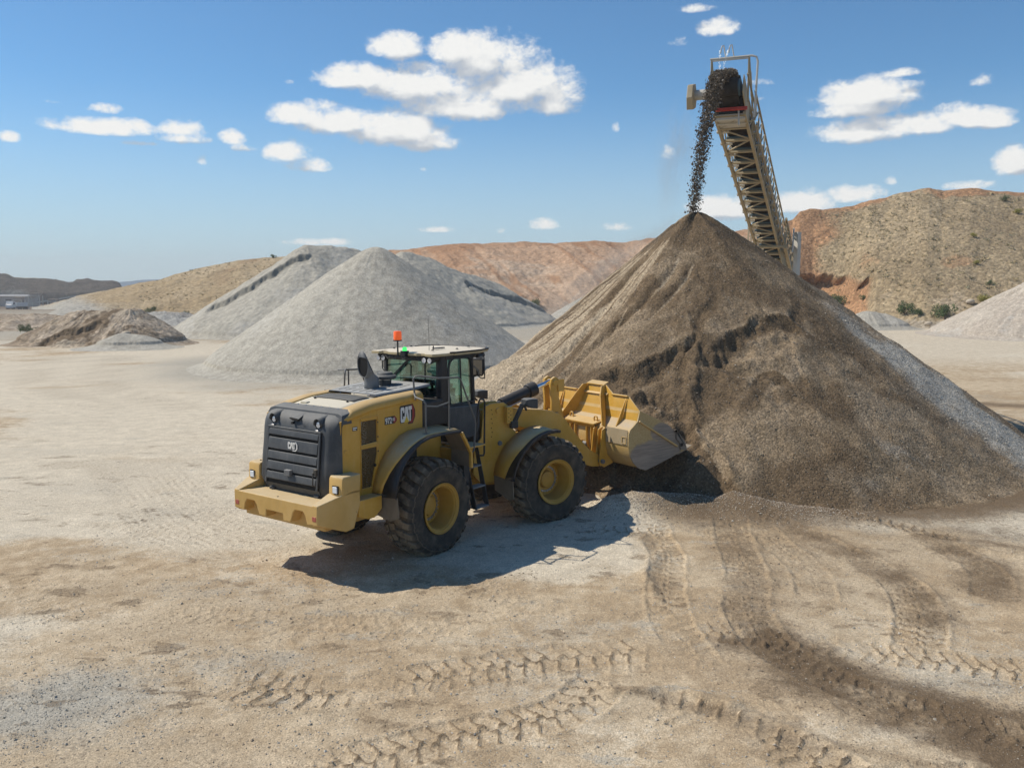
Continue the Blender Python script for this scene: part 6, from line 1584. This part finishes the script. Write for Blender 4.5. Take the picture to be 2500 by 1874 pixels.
a = cp(13.2, 1.35, -1.2); pt_.extrude([a, a + Vector((.18, .08, 0)), a + Vector((.18, .08, 2.0)), a + Vector((0, 0, 2.0))], (-.1, .25, 0))
pt_.build('control_cabinet', M['conv_white'], CV, smooth=0)

# ---- falling gravel and water
p0 = cp(-.88, 0, .88); land = Vector((5.80, 28.35, 7.25)); n = 20000
rs = np.random.default_rng(77)
f = rs.uniform(0, 1.04, n); H0 = p0.z - land.z; tt = math.sqrt(2 * (H0 + .1) / 9.81)
strand = rs.choice(3, n, p=[.50, .34, .16])
offl = np.select([strand == 0, strand == 1, strand == 2], [.04, -.16, -.30])
T_ = f * tt; vx, vy = (land.x - p0.x) / tt, (land.y - p0.y) / tt
lx = rs.normal(0, 1, n); sig = np.select([strand == 0, strand == 1, strand == 2], [.06, .05, .03]) * (1 + .1 * f)
shr = 1 - .62 * f
X_ = p0.x + vx * T_ + (offl * shr + lx * sig) * lat.x + rs.normal(0, .07, n); Y_ = p0.y + vy * T_ + (offl * shr + lx * sig) * lat.y + rs.normal(0, .09, n)
Z_ = p0.z + .10 + .6 * T_ * (1 - f) - .5 * 9.81 * T_ ** 2 * (H0 / (.5 * 9.81 * tt * tt)) + rs.normal(0, .05, n)
sz = np.clip(rs.lognormal(math.log(.0155), .6, n), .005, .055) * (1 - .15 * f)
keep = (strand < 2) | (f > .35) | (rs.uniform(0, 1, n) < .5)
keep &= rs.uniform(0, 1, n) < (1 - .35 * f)
stones('falling_gravel', np.stack([X_, Y_, Z_], -1)[keep], sz[keep], M['stone_dark'], 'curtain of brown gravel falling from the conveyor head onto the pile apex', 'falling gravel', 1.0)
n = 3500; t = rs.uniform(-1.05, 1.2, n); a = rs.uniform(-.30, .30, n); hh = 1.0 + .12 * (1 - (a / .3) ** 2) + rs.uniform(-.05, .08, n) - .35 * np.clip(-t - .75, 0, 1) ** 2
Pc = np.array([list(cp(float(q), float(w_), float(h_))) for q, w_, h_ in zip(t, a, hh)])
stones('carried_gravel', Pc, np.clip(rs.lognormal(math.log(.03), .3, n), .015, .07), M['stone_brown'], 'gravel riding on the conveyor belt just before the head pulley', 'gravel', 1.0)
M['water'] = flat('water_drops', (.8, .88, .95), .1, 0, .25)  # faint emission added to brighten the drops
n = 260; wv = []
for f_, dd in ((.38, -.02), (.60, -.30)):
    q_ = A2.lerp(B2, f_) + up_ * .26 - lat * .195; m_ = n // 2; k = rs.uniform(0, 1, m_)
    wv.append(np.stack([q_.x + lat.x * dd * k + rs.normal(0, .012 + .03 * k, m_), q_.y + lat.y * dd * k + rs.normal(0, .02, m_), q_.z - 1.45 * k ** 1.3], -1))
stones('water_spray', np.concatenate(wv), rs.uniform(.008, .020, 2 * (n // 2)), M['water'], 'two thin streams of water sprinkled from the pipes above the conveyor head', 'water spray', 1.8)

# ================================================================== distant plant in the pit on the left
def dpt(u, v, Yd):
    a = at(u, v, Yd); return Vector(a)
def hz_truck(u, v, Yd, rz, label, k):
    a = dpt(u, v, Yd); root = empty('tipper_truck', (a.x, a.y, .0), rz); root.location.z = -4.6; tag(root, label, 'truck', 'trucks in the pit')
    MB().prism('y', [(2.2,.8),(2.2,2.0),(2.6,2.9),(3.6,2.95),(3.9,2.0),(4.6,1.85),(4.7,.8)], -1.15, 1.15).build('cab', M['whitepaint'], root, bevel=.08)
    MB().prism('y', [(-3.8,1.2),(-4.2,2.6),(1.9,2.7),(1.9,1.2)], -1.25, 1.25).build('tipper_body', M['whitepaint'] if k else M['plant'], root, bevel=.05)
    MB().box(-3.8, 4.5, -.5, .5, .7, 1.2).build('chassis', M['black'], root)
    MB().prism('y', [(2.75,2.05),(2.85,2.7),(3.5,2.7),(3.7,2.05)], -1.17, 1.17).build('cab_window', M['blk'], root)
    for x_ in (-3.2, -2.0, 3.4):
        for s in (-1, 1): MB().lathe([(-.18,.3),(-.18,.5),(.18,.5),(.18,.3)], (x_, s * 1.05, .5), 'y', 16, True).build('wheel', M['rubber'], root)
hz_truck(38, 664, 318, R(262), 'white tipper truck standing in the hazy pit at far left', 1)
hz_truck(27, 663, 332, R(285), 'greyish tipper truck parked just behind a white one in the far pit', 0)
a = dpt(78, 664, 325); sh = tag(empty('screening_plant', (a.x, a.y, -4.6)), 'pale steel screening plant with decks and hoppers in the far left pit', 'quarry plant')
for k, (x_, w_, h_) in enumerate(((-6, 3, 3.5), (0, 4, 5), (6.5, 3, 2.8))):
    m = MB()
    for dx in (-w_/2, w_/2):
        for dy in (-1.2, 1.2): bar(m, (x_ + dx, dy, 0), (x_ + dx, dy, h_), .25)
    bar(m, (x_ - w_/2, -1.2, h_ * .5), (x_ + w_/2, -1.2, h_), .15); bar(m, (x_ - w_/2, -1.2, h_), (x_ + w_/2, -1.2, h_), .2)
    m.build('support_frame', M['conv_white'], sh, smooth=0)
    MB().loft([[(x_ - w_/2, -1.5, h_ + 1), (x_ + w_/2, -1.5, h_ + 1), (x_ + w_/2, 1.5, h_ + 1), (x_ - w_/2, 1.5, h_ + 1)], [(x_ - w_/4, -.6, h_ - .8), (x_ + w_/4, -.6, h_ - .8), (x_ + w_/4, .6, h_ - .8), (x_ - w_/4, .6, h_ - .8)]]).build('hopper', M['plant'], sh)
a = dpt(105, 664, 335); cvd = tag(empty('field_conveyor', (a.x, a.y, -4.6)), 'long low conveyor crossing the far left pit', 'conveyor')
m = MB(); bar(m, (-11, 0, 1.2), (9, 3, 4.6), 1.0, .5); m.build('belt_frame', M['conv_white'], cvd, smooth=0)
for q in (.15, .5, .85): m = MB(); bar(m, (-11 + 20*q, 3*q, -.3), (-11 + 20*q, 3*q, 1.2 + 3.4*q), .25); m.build('leg', M['plant'], cvd, smooth=0)
a = dpt(28, 658, 365); sd2 = tag(empty('site_shed', (a.x, a.y, -4.6)), 'long grey shed with flat roof behind the trucks in the far pit', 'shed')
MB().box(-9, 9, -3, 3, 0, 4.2).build('wall', M['plant'], sd2, bevel=.05); MB().prism('x', [(-3.4,4.2),(0,4.9),(3.4,4.2)], -9.4, 9.4).build('roof', M['grey_pipe'], sd2)
for x_ in (-5, 0, 5): MB().box(x_ - 1.2, x_ + 1.2, -3.06, -3.0, 0, 3).build('door', M['blk'], sd2, smooth=0)

# ================================================================== dusty air
hm = bpy.data.materials.new('dusty_air'); hm.use_nodes = True
ht = NT(hm.node_tree); ht.n.clear()
hv = ht.new('ShaderNodeVolumePrincipled', {'Color': (.92, .92, .91, 1), 'Density': .00055, 'Anisotropy': .2}); ho = ht.new('ShaderNodeOutputMaterial'); ht.l.new(hv.outputs[0], ho.inputs['Volume'])
tag(MB().box(-1300, 1300, -1000, 1300, -12, 40).build('haze', hm, None, smooth=0), kind='stuff')

# dust drifting left from the falling gravel and down the windward flank
dm_ = bpy.data.materials.new('drifting_dust'); dm_.use_nodes = True
dt_ = NT(dm_.node_tree); dt_.n.clear()
co = dt_.new('ShaderNodeTexCoord').outputs['Object']; sp_x = dt_.new('ShaderNodeSeparateXYZ', {0: co})
q = dt_.new('ShaderNodeVectorMath', {0: co}, operation='LENGTH').outputs['Value']
nz_ = dt_.noise(co, 2.2, 3, .6)
den = dt_.m('MULTIPLY', dt_.ramp(q, .1, 1.0, 1.0, 0.0), dt_.ramp(nz_, .38, .72))
dv = dt_.new('ShaderNodeVolumePrincipled', {'Color': (.85, .78, .68, 1), 'Density': dt_.m('MULTIPLY', den, .8), 'Anisotropy': .2}); do_ = dt_.new('ShaderNodeOutputMaterial'); dt_.l.new(dv.outputs[0], do_.inputs['Volume'])
mball = MB(); mball.lathe([(math.cos(math.pi * i / 12) * -1.0, max(.001, math.sin(math.pi * i / 12))) for i in range(13)], (0, 0, 0), 'z', 20)
for loc_, scl, ry in (((5.05, 28.0, 8.7), (.75, .9, 2.2), .12), ((2.6, 28.2, 4.9), (4.2, 1.3, .75), -.62)):
    d_ = mball.build('dust_cloud', dm_, None, smooth=60); d_.location = loc_; d_.scale = scl; d_.rotation_euler = (0, ry, 0); tag(d_, kind='stuff')
